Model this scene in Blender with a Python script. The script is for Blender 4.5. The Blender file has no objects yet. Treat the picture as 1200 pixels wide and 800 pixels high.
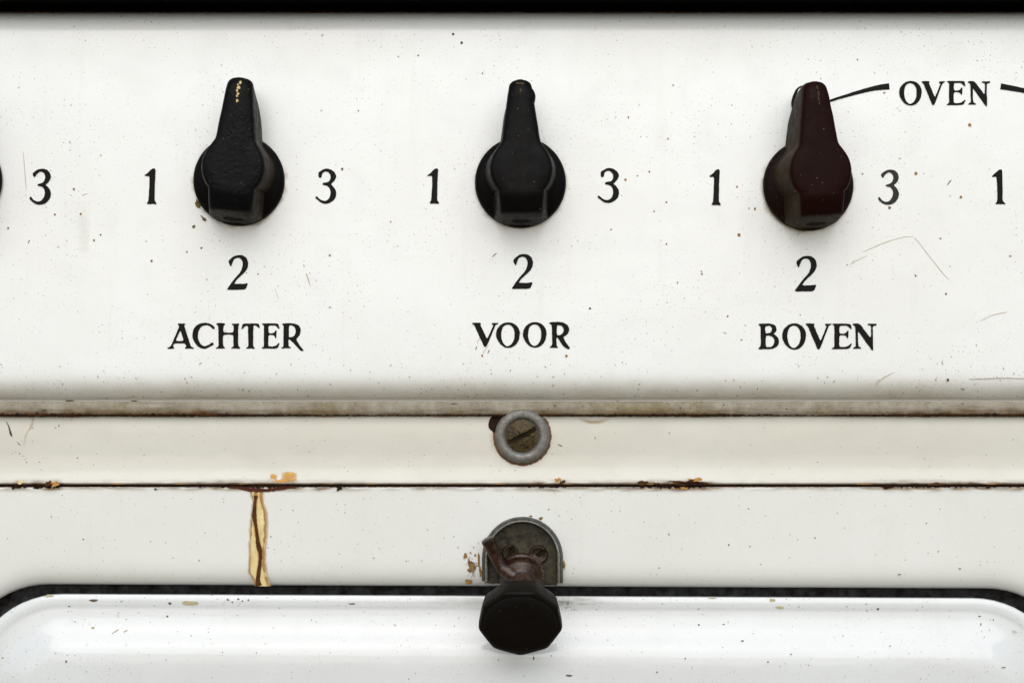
import bpy, bmesh, math, random
from mathutils import Vector, Matrix, noise
from mathutils.geometry import tessellate_polygon

R = math.radians
S = 0.0004            # metres per drawing unit (one unit = 0.4 mm); the cooker is measured in units
D = 2150.0            # camera distance from the control panel, in units
random.seed(7)
scene = bpy.context.scene

# ------------------------------------------------------------------ camera, sky, sun, exposure
cam_d = bpy.data.cameras.new('camera')
cam = bpy.data.objects.new('camera', cam_d)
scene.collection.objects.link(cam)
cam.location = (0, -D * S, 0)
cam.rotation_euler = (R(90), 0, 0)
cam_d.sensor_width = 36
cam_d.lens = 36 * D / 1200.0
cam_d.clip_start = 0.01
cam_d.clip_end = 500
scene.camera = cam

SUN_EL, SUN_AZ = 36, 5
world = bpy.data.worlds.new('World')
scene.world = world
world.use_nodes = True
wt = world.node_tree
bg = wt.nodes['Background']
sky = wt.nodes.new('ShaderNodeTexSky')
sky.sky_type = 'NISHITA'
sky.sun_disc = False
sky.sun_elevation = R(SUN_EL)
sky.sun_rotation = R(180 + SUN_AZ)
sky.air_density = 1.0
sky.dust_density = 1.5
hs = wt.nodes.new('ShaderNodeHueSaturation')
hs.inputs['Saturation'].default_value = 0.5
wt.links.new(sky.outputs[0], hs.inputs['Color'])
wt.links.new(hs.outputs[0], bg.inputs['Color'])
bg.inputs['Strength'].default_value = 0.11

sun_d = bpy.data.lights.new('sun', 'SUN')
sun_d.energy = 1.5
sun_d.angle = R(62)
sun_d.color = (1.0, 0.99, 0.965)
sun = bpy.data.objects.new('sun', sun_d)
scene.collection.objects.link(sun)
sun.location = (0.3, -1.5, 2)
sun.rotation_euler = (R(90 - SUN_EL), 0, R(SUN_AZ))

vs = scene.view_settings
vs.view_transform = 'Standard'
vs.look = 'None'
vs.gamma = 1
vs.use_curve_mapping = False
vs.exposure = 0.36

# ------------------------------------------------------------------ materials
def new_mat(name):
    m = bpy.data.materials.new(name)
    m.use_nodes = True
    nt = m.node_tree
    return m, nt, nt.nodes['Principled BSDF']

class N:
    """small node helper"""
    def __init__(s, nt):
        s.nt = nt
    def node(s, t, **kw):
        n = s.nt.nodes.new(t)
        for k, v in kw.items():
            setattr(n, k, v)
        return n
    def link(s, a, b):
        s.nt.links.new(a, b)
    def coord(s, scale=(1, 1, 1), which='Object', rot=(0, 0, 0), loc=(0, 0, 0)):
        tc = s.node('ShaderNodeTexCoord')
        mp = s.node('ShaderNodeMapping')
        mp.inputs['Scale'].default_value = scale
        mp.inputs['Rotation'].default_value = rot
        mp.inputs['Location'].default_value = loc
        s.link(tc.outputs[which], mp.inputs['Vector'])
        return mp.outputs['Vector']
    def noise(s, vec, scale, detail=4, rough=0.55):
        n = s.node('ShaderNodeTexNoise')
        n.inputs['Scale'].default_value = scale
        n.inputs['Detail'].default_value = detail
        n.inputs['Roughness'].default_value = rough
        s.link(vec, n.inputs['Vector'])
        return n.outputs['Fac']
    def ramp(s, fac, a, b, va=0.0, vb=1.0):
        n = s.node('ShaderNodeMapRange')
        n.inputs['From Min'].default_value = a
        n.inputs['From Max'].default_value = b
        n.inputs['To Min'].default_value = va
        n.inputs['To Max'].default_value = vb
        s.link(fac, n.inputs['Value'])
        return n.outputs['Result']
    def math(s, op, a, b=None):
        n = s.node('ShaderNodeMath', operation=op)
        for i, v in enumerate((a, b)):
            if v is None:
                continue
            if isinstance(v, (int, float)):
                n.inputs[i].default_value = v
            else:
                s.link(v, n.inputs[i])
        return n.outputs[0]
    def mix(s, fac, a, b):
        n = s.node('ShaderNodeMix', data_type='RGBA')
        for sock, v in ((n.inputs[0], fac), (n.inputs[6], a), (n.inputs[7], b)):
            if isinstance(v, (int, float)):
                sock.default_value = v
            elif isinstance(v, tuple):
                sock.default_value = (*v, 1)
            else:
                s.link(v, sock)
        return n.outputs[2]
    def bump(s, h, strength, dist):
        n = s.node('ShaderNodeBump')
        n.inputs['Strength'].default_value = strength
        n.inputs['Distance'].default_value = dist
        s.link(h, n.inputs['Height'])
        return n.outputs['Normal']
    def specks(s, vec, scale, frac, rmin, rmax, stretch_noise=0.0):
        """small round to oval flecks, one at most in each cell; frac of the cells carry one"""
        if stretch_noise:
            nn = s.node('ShaderNodeTexNoise')
            nn.inputs['Scale'].default_value = scale * 0.9
            nn.inputs['Detail'].default_value = 2
            s.link(vec, nn.inputs['Vector'])
            vm = s.node('ShaderNodeVectorMath', operation='MULTIPLY_ADD')
            s.link(nn.outputs['Color'], vm.inputs[0])
            vm.inputs[1].default_value = (stretch_noise,) * 3
            s.link(vec, vm.inputs[2])
            vec = vm.outputs[0]
        sp = s.node('ShaderNodeSeparateXYZ')
        s.link(vec, sp.inputs[0])
        cb = s.node('ShaderNodeCombineXYZ')
        s.link(sp.outputs[0], cb.inputs[0])
        s.link(sp.outputs[2], cb.inputs[1])
        v = s.node('ShaderNodeTexVoronoi', voronoi_dimensions='2D')
        v.inputs['Scale'].default_value = scale
        s.link(cb.outputs[0], v.inputs['Vector'])
        sc = s.node('ShaderNodeSeparateColor')
        s.link(v.outputs['Color'], sc.inputs[0])
        on = s.math('LESS_THAN', sc.outputs[0], frac)
        rad = s.ramp(sc.outputs[1], 0, 1, rmin, rmax)
        q = s.math('DIVIDE', v.outputs['Distance'], rad)
        inside = s.ramp(q, 0.55, 1.0, 1.0, 0.0)
        return s.math('MULTIPLY', s.math('MULTIPLY', inside, on), s.ramp(sc.outputs[2], 0, 1, 0.25, 1.0))

def enamel(name, base, tint, rough=0.16, speck=1.0, dust=0.0, seed=0.0):
    m, nt, b = new_mat(name)
    n = N(nt)
    vec = n.coord(loc=(seed, seed * 1.7, seed * 0.3))
    big = n.noise(vec, 9, 3)
    mid = n.noise(vec, 60, 4)
    col = n.mix(n.ramp(big, 0.38, 0.68), base, tint)
    col = n.mix(n.ramp(mid, 0.52, 0.8, 0, 0.35), col, tuple(c * 0.9 for c in tint))
    # faint vertical drip film
    vec2 = n.coord(scale=(1, 1, 0.12), loc=(seed, 0, 0))
    col = n.mix(n.ramp(n.noise(vec2, 120, 3), 0.6, 0.85, 0, 0.14 + dust), col, (0.50, 0.47, 0.38))
    zones = n.ramp(n.noise(vec, 26, 3), 0.36, 0.64, 0.12, 1.0)
    s1 = n.specks(vec, 330, 0.34 * speck, 0.03, 0.15, 0.0022)
    s2 = n.specks(n.coord(loc=(3.1 + seed, 0, 1.7)), 620, 0.42 * speck, 0.04, 0.22, 0.0008)
    s3 = n.specks(n.coord(loc=(1.3 + seed, 0, 7.7)), 85, 0.12 * speck, 0.02, 0.055, 0.004)
    col = n.mix(n.math('MULTIPLY', n.math('MULTIPLY', s2, zones), 0.55), col, (0.30, 0.28, 0.25))
    col = n.mix(n.math('MULTIPLY', n.math('MULTIPLY', s1, zones), 0.8), col, (0.16, 0.15, 0.13))
    col = n.mix(n.math('MULTIPLY', s3, 0.75), col, (0.13, 0.10, 0.06))
    # hair scratches, dull and few
    v3 = n.coord(scale=(1, 1, 0.06), rot=(0, R(34), 0), loc=(seed, 0, 0))
    hair = n.math('MULTIPLY', n.ramp(n.noise(v3, 900, 1), 0.74, 0.78), n.ramp(n.noise(vec, 35, 2), 0.55, 0.68))
    col = n.mix(n.math('MULTIPLY', hair, 0.5), col, (0.36, 0.30, 0.2))
    nt.links.new(col, b.inputs['Base Color'])
    rg = n.ramp(mid, 0.35, 0.75, rough, rough + 0.14)
    nt.links.new(rg, b.inputs['Roughness'])
    wav = n.noise(vec, 38, 2)
    fine = n.noise(vec, 420, 3)
    h = n.math('ADD', n.math('MULTIPLY', wav, 1.0), n.math('MULTIPLY', fine, 0.05))
    nt.links.new(n.bump(h, 0.35, 0.0006), b.inputs['Normal'])
    b.inputs['IOR'].default_value = 1.5
    return m

M_PANEL = enamel('panel_enamel', (0.79, 0.805, 0.80), (0.755, 0.765, 0.75), 0.17, 1.55)
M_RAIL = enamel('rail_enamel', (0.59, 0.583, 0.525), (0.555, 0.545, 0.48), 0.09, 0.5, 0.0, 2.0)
M_FRAME = enamel('frame_enamel', (0.715, 0.725, 0.70), (0.68, 0.685, 0.655), 0.11, 0.6, 0.0, 4.0)
M_DOOR = enamel('door_enamel', (0.645, 0.668, 0.675), (0.605, 0.622, 0.62), 0.07, 1.3, 0.05, 6.0)

def bakelite(name, col, side, rough=0.33, pits=0.0, spec=0.09):
    m, nt, b = new_mat(name)
    n = N(nt)
    vec = n.coord()
    tc = n.node('ShaderNodeTexCoord')
    sp = n.node('ShaderNodeSeparateXYZ')
    n.link(tc.outputs['Normal'], sp.inputs[0])
    flank = n.math('SUBTRACT', 1.0, n.math('ABSOLUTE', sp.outputs[1]))
    nz = n.noise(vec, 260, 5, 0.65)
    d = n.math('MULTIPLY', n.ramp(flank, 0.3, 0.9), n.ramp(nz, 0.3, 0.7, 0.6, 1.0))
    c = n.mix(d, col, side)
    sd = len(bpy.data.materials) * 0.37
    fl = n.specks(n.coord(loc=(2 + sd, 0, 5 - sd)), 420, 0.09, 0.03, 0.16, 0.001)
    c = n.mix(n.math('MULTIPLY', fl, 0.6), c, (0.20, 0.15, 0.08))
    nt.links.new(c, b.inputs['Base Color'])
    nt.links.new(n.ramp(nz, 0.3, 0.75, rough, rough + 0.25), b.inputs['Roughness'])
    nt.links.new(n.math('MULTIPLY', n.math('SUBTRACT', 1.0, n.math('MULTIPLY', d, 0.8)), spec), b.inputs['Specular IOR Level'])
    h = n.math('ADD', n.noise(vec, 520, 3), n.math('MULTIPLY', n.noise(vec, 1500, 2), 0.35))
    if pits:
        h = n.math('ADD', h, n.math('MULTIPLY', n.ramp(n.noise(vec, 640, 2, 0.5), 0.4, 0.62), n.math('MULTIPLY', n.ramp(n.noise(vec, 110, 2), 0.42, 0.6), pits)))
    nt.links.new(n.bump(h, 0.5 if pits else 0.3, 0.0002 + 0.0003 * pits), b.inputs['Normal'])
    return m

M_BAKE_PIT = bakelite('pitted_black_bakelite', (0.0028, 0.0028, 0.0036), (0.030, 0.022, 0.012), 0.36, 0.65)
M_BAKE = bakelite('black_bakelite', (0.0028, 0.0025, 0.0026), (0.0095, 0.0075, 0.005), 0.34)
M_BAKE_RED = bakelite('maroon_bakelite', (0.0105, 0.0026, 0.0018), (0.040, 0.026, 0.014), 0.36, 0.0, 0.055)
M_BAKE_BASE = bakelite('black_bakelite_skirt', (0.003, 0.0026, 0.0025), (0.007, 0.005, 0.003), 0.34)
M_BAKE_RED_BASE = bakelite('maroon_bakelite_skirt', (0.0085, 0.0033, 0.0024), (0.022, 0.011, 0.006), 0.36)
M_LATCHKNOB = bakelite('worn_black_bakelite', (0.0032, 0.0021, 0.0014), (0.014, 0.012, 0.010), 0.36, 0.0, 0.13)

def plain(name, col, rough=0.5, metal=0.0, spec=0.5, var=None, vscale=200, bump=0.0):
    m, nt, b = new_mat(name)
    b.inputs['Base Color'].default_value = (*col, 1)
    b.inputs['Roughness'].default_value = rough
    b.inputs['Metallic'].default_value = metal
    b.inputs['Specular IOR Level'].default_value = spec
    if var:
        n = N(nt)
        f = n.noise(n.coord(), vscale, 5, 0.65)
        nt.links.new(n.mix(n.ramp(f, 0.36, 0.66), col, var), b.inputs['Base Color'])
        nt.links.new(n.ramp(f, 0.3, 0.7, rough, min(1, rough + 0.3)), b.inputs['Roughness'])
        if bump:
            nt.links.new(n.bump(f, 0.6, bump), b.inputs['Normal'])
    return m

M_PRINT = plain('black_print', (0.0042, 0.004, 0.0038), 0.4, 0, 0.1, (0.0085, 0.008, 0.0075), 900)
M_PRINT_WORN = plain('worn_black_print', (0.011, 0.0105, 0.0095), 0.4, 0, 0.15, (0.045, 0.042, 0.038), 1500)
M_HOB = plain('black_hob_enamel', (0.0025, 0.0022, 0.0022), 0.6, 0, 0.1)
M_SLOT = plain('shaded_slot', (0.010, 0.0075, 0.0035), 0.8, 0, 0.15, (0.022, 0.016, 0.007), 600)  # depth shade of the shallow screw slots, painted as a dark colour
M_DARK = plain('cavity_black', (0.004, 0.003, 0.0025), 0.9, 0, 0.1)  # flat black for carcass, feet and the painted screw hole
M_SEAL = plain('mottled_charcoal_seal', (0.0030, 0.0015, 0.001), 0.6, 0, 0.1, (0.036, 0.036, 0.037), 190, 0.0002)
M_RUST = plain('dark_rust', (0.004, 0.0024, 0.0015), 0.8, 0, 0.15, (0.030, 0.011, 0.004), 500, 0.0003)
M_RUST_BROWN = plain('brown_rust', (0.032, 0.011, 0.004), 0.75, 0, 0.2, (0.095, 0.042, 0.012), 600, 0.0002)
M_RUST_ORANGE = plain('orange_rust', (0.36, 0.155, 0.022), 0.7, 0, 0.3, (0.52, 0.30, 0.09), 500, 0.0001)
M_GLUE = plain('yellow_varnish_stain', (0.74, 0.64, 0.40), 0.35, 0, 0.5, (0.58, 0.40, 0.14), 170)
M_FLECK = plain('rust_fleck', (0.36, 0.20, 0.05), 0.7, 0, 0.3, (0.16, 0.08, 0.03), 260)
M_FLECK_DARK = plain('dark_fleck', (0.045, 0.03, 0.018), 0.7, 0, 0.3, (0.17, 0.13, 0.085), 330)
M_SCRATCH = plain('tan_scratch', (0.42, 0.35, 0.24), 0.8, 0, 0.2, (0.58, 0.53, 0.44), 400)
M_CREAM = plain('flaking_cream_paint', (0.62, 0.48, 0.25), 0.7, 0, 0.3, (0.50, 0.36, 0.15), 900)
M_OLD_MARK = plain('worn_brass_coloured_paint', (0.075, 0.05, 0.018), 0.6, 0, 0.3, (0.022, 0.012, 0.006), 900)
M_STEEL = plain('dull_steel', (0.62, 0.61, 0.58), 0.12, 0.9, 0.5, (0.26, 0.24, 0.19), 420, 0.0001)
M_ZINC = plain('grey_zinc', (0.21, 0.204, 0.188), 0.4, 0.35, 0.4, (0.13, 0.122, 0.105), 420, 0.00012)
M_BRASS = plain('tarnished_brass', (0.020, 0.014, 0.004), 0.35, 0.45, 0.4, (0.085, 0.058, 0.020), 420, 0.0006)
M_OLIVE = plain('grimy_olive_plate', (0.004, 0.0028, 0.001), 0.25, 0.25, 0.45, (0.052, 0.041, 0.017), 210, 0.0004)
M_RUSTY_STEEL = plain('rusty_steel', (0.0095, 0.0038, 0.002), 0.16, 0.15, 0.5, (0.050, 0.021, 0.0095), 380, 0.0007)
M_RUSTY_SCREW = plain('rusty_screw_steel', (0.008, 0.005, 0.003), 0.2, 0.5, 0.5, (0.040, 0.024, 0.012), 400, 0.0002)
M_GROUND = plain('brown_paving', (0.15, 0.115, 0.052), 0.9, 0, 0.2, (0.18, 0.14, 0.07), 3)

def soft(name, a, b_, scale=500, power=1.0, speckle=True, lo=0.45):
    """a stain film: covers where noise beats the 'fade' attribute painted on its own sheet"""
    m, nt, b = new_mat(name)
    n = N(nt)
    at = n.node('ShaderNodeAttribute', attribute_name='fade')
    f = n.noise(n.coord(), scale, 5, 0.7)
    if speckle:
        th = n.math('SUBTRACT', n.math('ADD', f, at.outputs['Fac']), 1.0)
        al = n.ramp(th, -0.04, 0.06)
    else:
        al = n.math('MULTIPLY', at.outputs['Fac'], n.ramp(f, 0.25, 0.7, lo, 1.0))
    al = n.math('MULTIPLY', al, power)
    nt.links.new(n.mix(n.ramp(f, 0.4, 0.72), a, b_), b.inputs['Base Color'])
    b.inputs['Roughness'].default_value = 0.6
    nt.links.new(al, b.inputs['Alpha'])
    return m

M_SOFT_RUST = soft('rust_bloom', (0.17, 0.075, 0.02), (0.07, 0.027, 0.008), 420)
M_SOFT_BLOOM = soft('rust_bleed', (0.26, 0.145, 0.04), (0.075, 0.030, 0.008), 160, 1.0, False)
M_VARNISH = soft('yellow_varnish', (0.76, 0.60, 0.25), (0.80, 0.70, 0.42), 200, 0.95, False, 0.85)
M_SOFT_TAN = soft('tan_grime_bounce_film', (0.52, 0.43, 0.25), (0.42, 0.32, 0.15), 90, 0.8, False)  # grime film; on the panel's bend it paints warm ground reflection
M_SOFT_SOOT = soft('soot_specks', (0.035, 0.03, 0.024), (0.06, 0.05, 0.035), 1100)
M_SOFT_GREASE = soft('yellowed_grease', (0.42, 0.30, 0.11), (0.30, 0.17, 0.05), 200, 0.9, False)

# ------------------------------------------------------------------ object helpers
def link(name, me, mat, parent=None, smooth=True):
    o = bpy.data.objects.new(name, me)
    scene.collection.objects.link(o)
    if mat and not me.materials:
        me.materials.append(mat)
    if parent:
        o.parent = parent
    if smooth:
        me.polygons.foreach_set('use_smooth', [True] * len(me.polygons))
    return o

def mesh(name, verts, faces, mat, parent=None, smooth=True, sharp=None, fades=None):
    """verts in units"""
    me = bpy.data.meshes.new(name)
    me.from_pydata([(x * S, y * S, z * S) for x, y, z in verts], [], faces)
    me.update()
    bm = bmesh.new()
    bm.from_mesh(me)
    bmesh.ops.recalc_face_normals(bm, faces=bm.faces)
    bm.to_mesh(me)
    bm.free()
    if fades is not None:
        a = me.attributes.new('fade', 'FLOAT', 'POINT')
        a.data.foreach_set('value', fades)
    o = link(name, me, mat, parent, smooth)
    if sharp is not None:
        me.set_sharp_from_angle(angle=R(sharp))
    return o

def ap(u, v, y):
    """the point of the cooker at depth y that was measured at photo position (u, v)"""
    k = 1 + y / D
    return ((u - 600) * k, y, (400 - v) * k)

def lerp_table(t, x):
    if x <= t[0][0]:
        return t[0][1]
    for (a, ya), (b, yb) in zip(t, t[1:]):
        if x <= b:
            return ya + (yb - ya) * (x - a) / (b - a)
    return t[-1][1]

def chaikin(p, it=2, c=0.22):
    for _ in range(it):
        q = []
        for i in range(len(p)):
            a, b = p[i], p[(i + 1) % len(p)]
            q.append((a[0] + (b[0] - a[0]) * c, a[1] + (b[1] - a[1]) * c))
            q.append((a[0] + (b[0] - a[0]) * (1 - c), a[1] + (b[1] - a[1]) * (1 - c)))
        p = q
    return p

def slab(name, loops, y, mat, parent, thick=0.35, jit=0.0):
    """a thin raised layer on a flat face: outline loops (first = outer, others = holes) in photo coordinates"""
    pts, tops = [], []
    vl = []
    for lp in loops:
        l2 = []
        for (u, v) in lp:
            if jit:
                u += jit * (noise.noise((u * 0.8, v * 0.8, 3)))
                v += jit * (noise.noise((u * 0.8, v * 0.8, 9)))
            l2.append((u, v))
        vl.append(l2)
    flat = [p for l in vl for p in l]
    tris = tessellate_polygon([[Vector((u, v, 0)) for u, v in l] for l in vl])
    n = len(flat)
    verts = [ap(u, v, y - thick) for u, v in flat] + [ap(u, v, y + 0.1) for u, v in flat]
    faces = [tuple(t) for t in tris]
    base = 0
    for l in vl:
        k = len(l)
        for i in range(k):
            a, b = base + i, base + (i + 1) % k
            faces.append((a, b, b + n, a + n))
        base += k
    return mesh(name, verts, faces, mat, parent, False)

def stroke_loop(pts, n=6):
    """outline of a brush stroke from (u, v, half width) points"""
    sm = []
    for i in range(len(pts) - 1):
        p0 = pts[max(i - 1, 0)]; p1 = pts[i]; p2 = pts[i + 1]; p3 = pts[min(i + 2, len(pts) - 1)]
        for k in range(n):
            t = k / n
            sm.append(tuple(0.5 * (2 * p1[j] + (p2[j] - p0[j]) * t + (2 * p0[j] - 5 * p1[j] + 4 * p2[j] - p3[j]) * t * t
                            + (3 * p1[j] - p0[j] - 3 * p2[j] + p3[j]) * t ** 3) for j in range(3)))
    sm.append(pts[-1])
    L, Rr = [], []
    for i, (u, v, w) in enumerate(sm):
        a = sm[max(i - 1, 0)]; b = sm[min(i + 1, len(sm) - 1)]
        du, dv = b[0] - a[0], b[1] - a[1]
        l = math.hypot(du, dv) or 1
        L.append((u - dv / l * w, v + du / l * w))
        Rr.append((u + dv / l * w, v - du / l * w))
    return L + Rr[::-1]

def blob(u, v, ru, rv, seed, n=12, rough=0.35, rot=0.0):
    r = random.Random(seed)
    ph = r.random() * 50
    out = []
    for i in range(n):
        a = 2 * math.pi * i / n
        k = 1 + rough * noise.noise((math.cos(a) * 1.6 + ph, math.sin(a) * 1.6, ph)) * 2
        x, y = ru * k * math.cos(a), rv * k * math.sin(a)
        out.append((u + x * math.cos(rot) - y * math.sin(rot), v + x * math.sin(rot) + y * math.cos(rot)))
    return out

def lathe(name, prof, mat, parent, seg=64, sharp=35, origin=(0, 0, 0), axis=(0, -1, 0), mod=None):
    """prof: (radius, height along axis); mod(angle, radius, height) -> radius"""
    ax = Vector(axis).normalized()
    up = Vector((0, 0, 1)) if abs(ax.z) < 0.9 else Vector((0, 1, 0))
    e1 = ax.cross(up).normalized()
    e2 = e1.cross(ax).normalized()
    o = Vector(origin)
    verts, faces = [], []
    for r, h in prof:
        for i in range(seg):
            a = 2 * math.pi * i / seg
            rr = mod(a, r, h) if mod else r
            verts.append(tuple(o + e1 * (rr * math.cos(a)) + e2 * (rr * math.sin(a)) + ax * h))
    for k in range(len(prof) - 1):
        for i in range(seg):
            j = (i + 1) % seg
            faces.append((k * seg + i, k * seg + j, (k + 1) * seg + j, (k + 1) * seg + i))
    faces.append(tuple(range(seg)))
    faces.append(tuple(range((len(prof) - 1) * seg, len(prof) * seg)))
    return mesh(name, verts, faces, mat, parent, True, sharp)

def tube(name, pts, mat, parent, seg=20, sharp=50):
    """pts: (Vector, radius) along a path, capped"""
    verts, faces = [], []
    for i, (p, r) in enumerate(pts):
        a = pts[max(i - 1, 0)][0]; b = pts[min(i + 1, len(pts) - 1)][0]
        t = (b - a).normalized()
        e1 = t.cross(Vector((0, 1, 0.1))).normalized()
        e2 = t.cross(e1).normalized()
        for k in range(seg):
            an = 2 * math.pi * k / seg
            verts.append(tuple(p + e1 * (r * math.cos(an)) + e2 * (r * math.sin(an))))
    for i in range(len(pts) - 1):
        for k in range(seg):
            j = (k + 1) % seg
            faces.append((i * seg + k, i * seg + j, (i + 1) * seg + j, (i + 1) * seg + k))
    faces.append(tuple(range(seg)))
    faces.append(tuple(range((len(pts) - 1) * seg, len(pts) * seg)))
    return mesh(name, verts, faces, mat, parent, True, sharp)

# ------------------------------------------------------------------ the cooker
GROUND_Z = -1500.0
gm = bpy.data.meshes.new('ground')
gm.from_pydata([(-60, -60, GROUND_Z * S), (60, -60, GROUND_Z * S), (60, 60, GROUND_Z * S), (-60, 60, GROUND_Z * S)], [], [(0, 1, 2, 3)])
ground = link('ground', gm, M_GROUND)
ground['kind'] = 'structure'

cooker = bpy.data.objects.new('cooker', None)
scene.collection.objects.link(cooker)
cooker.location = (0, 0, GROUND_Z * S)
cooker['label'] = 'old white enamelled electric cooker front with dark rotary knobs and rusty seams'
cooker['category'] = 'cooker'
bpy.context.view_layer.update()
_inv = cooker.matrix_world.inverted()
def part(o, label=None):
    o.parent = cooker
    o.matrix_parent_inverse = _inv
    if label:
        o['label'] = label
    return o
def sub(o, parent, label=None):
    o.parent = parent
    if label:
        o['label'] = label
    return o

XL, XR = -745.0, 755.0
def sheet(name, prof, mat, xl=XL, xr=XR, step=30, wob=0.0, sharp=40):
    """a pressed sheet: profile of (photo v, depth) drawn out along x"""
    xs = []
    x = xl
    while x < xr:
        xs.append(x); x += step
    xs.append(xr)
    verts, faces = [], []
    for (v, y) in prof:
        for x in xs:
            k = 1 + y / D
            w = wob * noise.noise((x * 0.006, v * 0.02, 1.0)) * max(0.0, min(1.0, (430 - v) / 40))
            verts.append((x, y + w, (400 - v) * k))
    n = len(xs)
    for i in range(len(prof) - 1):
        for j in range(n - 1):
            faces.append((i * n + j, i * n + j + 1, (i + 1) * n + j + 1, (i + 1) * n + j))
    return mesh(name, verts, faces, mat, None, True, sharp)

PANEL = [(30, 150), (17, 60), (14, 42), (15, 30), (17, 18), (21, 9.5), (26, 5), (32, 2.4), (40, 0.9), (50, 0.2), (60, 0), (150, 0), (250, 0), (350, 0),
         (428, 0), (437, 0.2), (443, 0.7), (449, 2.2), (455, 5.4), (460.5, 9.8), (465, 15), (468, 19.4), (468.8, 21.5),
         (470, 22.2), (474, 23.4), (480, 25.8), (484, 27.8), (486.4, 29.6), (487.2, 33), (487.4, 70)]
panel = part(sheet('control_panel', PANEL, M_PANEL, wob=0.5))

hob_v = [(-60, 150), (-60, -40), (-16, -50), (-11, -50), (-8, -48), (2, 10), (6, 40), (6.2, 74), (40, 75), (40, 76)]
hob = part(sheet('hob', [(v, y) for v, y in hob_v], M_HOB, XL - 10, XR + 10, 60), 'black enamelled hob lip above the control panel')

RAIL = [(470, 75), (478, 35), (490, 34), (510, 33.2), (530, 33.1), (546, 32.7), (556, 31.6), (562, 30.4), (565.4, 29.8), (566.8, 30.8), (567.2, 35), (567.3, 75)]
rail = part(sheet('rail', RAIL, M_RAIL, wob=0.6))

# dark carcass seen through the gaps
def box_mesh(name, x0, x1, y0, y1, z0, z1, mat):
    v = [(x, y, z) for x in (x0, x1) for y in (y0, y1) for z in (z0, z1)]
    f = [(0, 1, 3, 2), (4, 6, 7, 5), (0, 4, 5, 1), (2, 3, 7, 6), (0, 2, 6, 4), (1, 5, 7, 3)]
    return mesh(name, v, f, mat, None, False)
carcass = part(box_mesh('carcass', XL + 2, XR - 2, 80, 1300, GROUND_Z + 120, 392, M_DARK))
for sx, (a, b) in enumerate(((XL - 6, XL), (XR, XR + 6))):
    part(box_mesh('side_panel', a, b, 30, 1300, GROUND_Z + 60, 390, M_PANEL))
for x in (XL + 60, XR - 60):
    for y in (120, 1220):
        part(lathe('foot', [(28, 0), (30, 4), (24, 110), (24, 122)], M_DARK, None, 20, 40, (x, y, GROUND_Z), (0, 0, 1)))

# ---- oven frame with a rounded opening
TILT = 0.0045
def tv(u, v):
    return v + TILT * (u - 600)
def rrect(x0, x1, y0, y1, r, na=14):
    """rounded rectangle in photo coordinates, clockwise from the bottom-left, with matching stations for any size"""
    out = []
    for (cx, cy, a0) in ((x0 + r, y0 + r, 180), (x1 - r, y0 + r, 270), (x1 - r, y1 - r, 0), (x0 + r, y1 - r, 90)):
        for i in range(na + 1):
            a = R(a0 + 90 * i / na)
            out.append((cx + r * math.cos(a), cy + r * math.sin(a)))
    # extra stations along the straight runs
    res = []
    for i, p in enumerate(out):
        q = out[(i + 1) % len(out)]
        res.append(p)
        if (i + 1) % (na + 1) == 0:
            for k in range(1, 20):
                res.append((p[0] + (q[0] - p[0]) * k / 20, p[1] + (q[1] - p[1]) * k / 20))
    return res

OX0, OX1, OY0, OY1, OR = -49, 1263, 686.5, 1650, 107
FY = 33.0
rings = []
for d, y in ((-0.2, 75), (0, 58), (0.6, 50), (2, 43.5), (5, 39.6), (9, 36.8), (14, 34.8), (20, 33.6), (27, 33.05), (34, 33)):
    rings.append([(tv(u, v) if False else None, (u, tv(u, v)), y) for u, v in rrect(OX0 - d, OX1 + d, OY0 - d, OY1 + d, OR + d)])
rings = [[(p[1][0], p[1][1], p[2]) for p in r] for r in rings]
# outer boundary: the rectangle of the front, then folded back
kx = 1 + FY / D
ul, ur, vt, vb = 600 + XL / kx, 600 + XR / kx, 571, 1720
outer = []
for (u, v, y) in rings[-1]:
    cu, cv = 607, 1150
    if u < OX0 + OR and v < OY0 + OR:
        cu, cv = OX0 + OR, OY0 + OR
    elif u > OX1 - OR and v < OY0 + OR:
        cu, cv = OX1 - OR, OY0 + OR
    elif v < OY0 + OR:
        cu, cv = u, OY0 + OR
    elif u < 600 and v < OY1 - OR:
        cu, cv = OX0 + OR, v
    elif v < OY1 - OR:
        cu, cv = OX1 - OR, v
    elif u < OX0 + OR:
        cu, cv = OX0 + OR, OY1 - OR
    elif u > OX1 - OR:
        cu, cv = OX1 - OR, OY1 - OR
    else:
        cu, cv = u, OY1 - OR
    du, dv = u - cu, v - cv
    ts = []
    if du < -1e-6: ts.append((ul - cu) / du)
    if du > 1e-6: ts.append((ur - cu) / du)
    if dv < -1e-6: ts.append((vt - cv) / dv)
    if dv > 1e-6: ts.append((vb - cv) / dv)
    t = min(ts)
    outer.append((cu + du * t, cv + dv * t))
inner_ring = []
for (u0_, v0_, y0_), (u1_, v1_) in zip(rings[-1], outer):
    l_ = math.hypot(u1_ - u0_, v1_ - v0_)
    t_ = max(0.0, 1 - 5 / max(l_, 5.5))
    inner_ring.append((u0_ + (u1_ - u0_) * t_, v0_ + (v1_ - v0_) * t_, FY))
rings.append(inner_ring)
rings.append([(u, v, FY) for u, v in outer])
edge = [(-0.5, 33.7), (-0.8, 36), (-0.9, 75)]
for d, y in edge:
    rings.append([(u, v + (d if abs(v - vt) < 0.01 else 0), y) for u, v in outer])
n = len(rings[0])
verts = [ap(u, v, y + (0.12 * noise.noise((u * 0.006, v * 0.02, 4)) if y < 33.5 else 0)) for r in rings for (u, v, y) in r]
faces = []
for i in range(len(rings) - 1):
    for j in range(n):
        k = (j + 1) % n
        faces.append((i * n + j, i * n + k, (i + 1) * n + k, (i + 1) * n + j))
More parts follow.
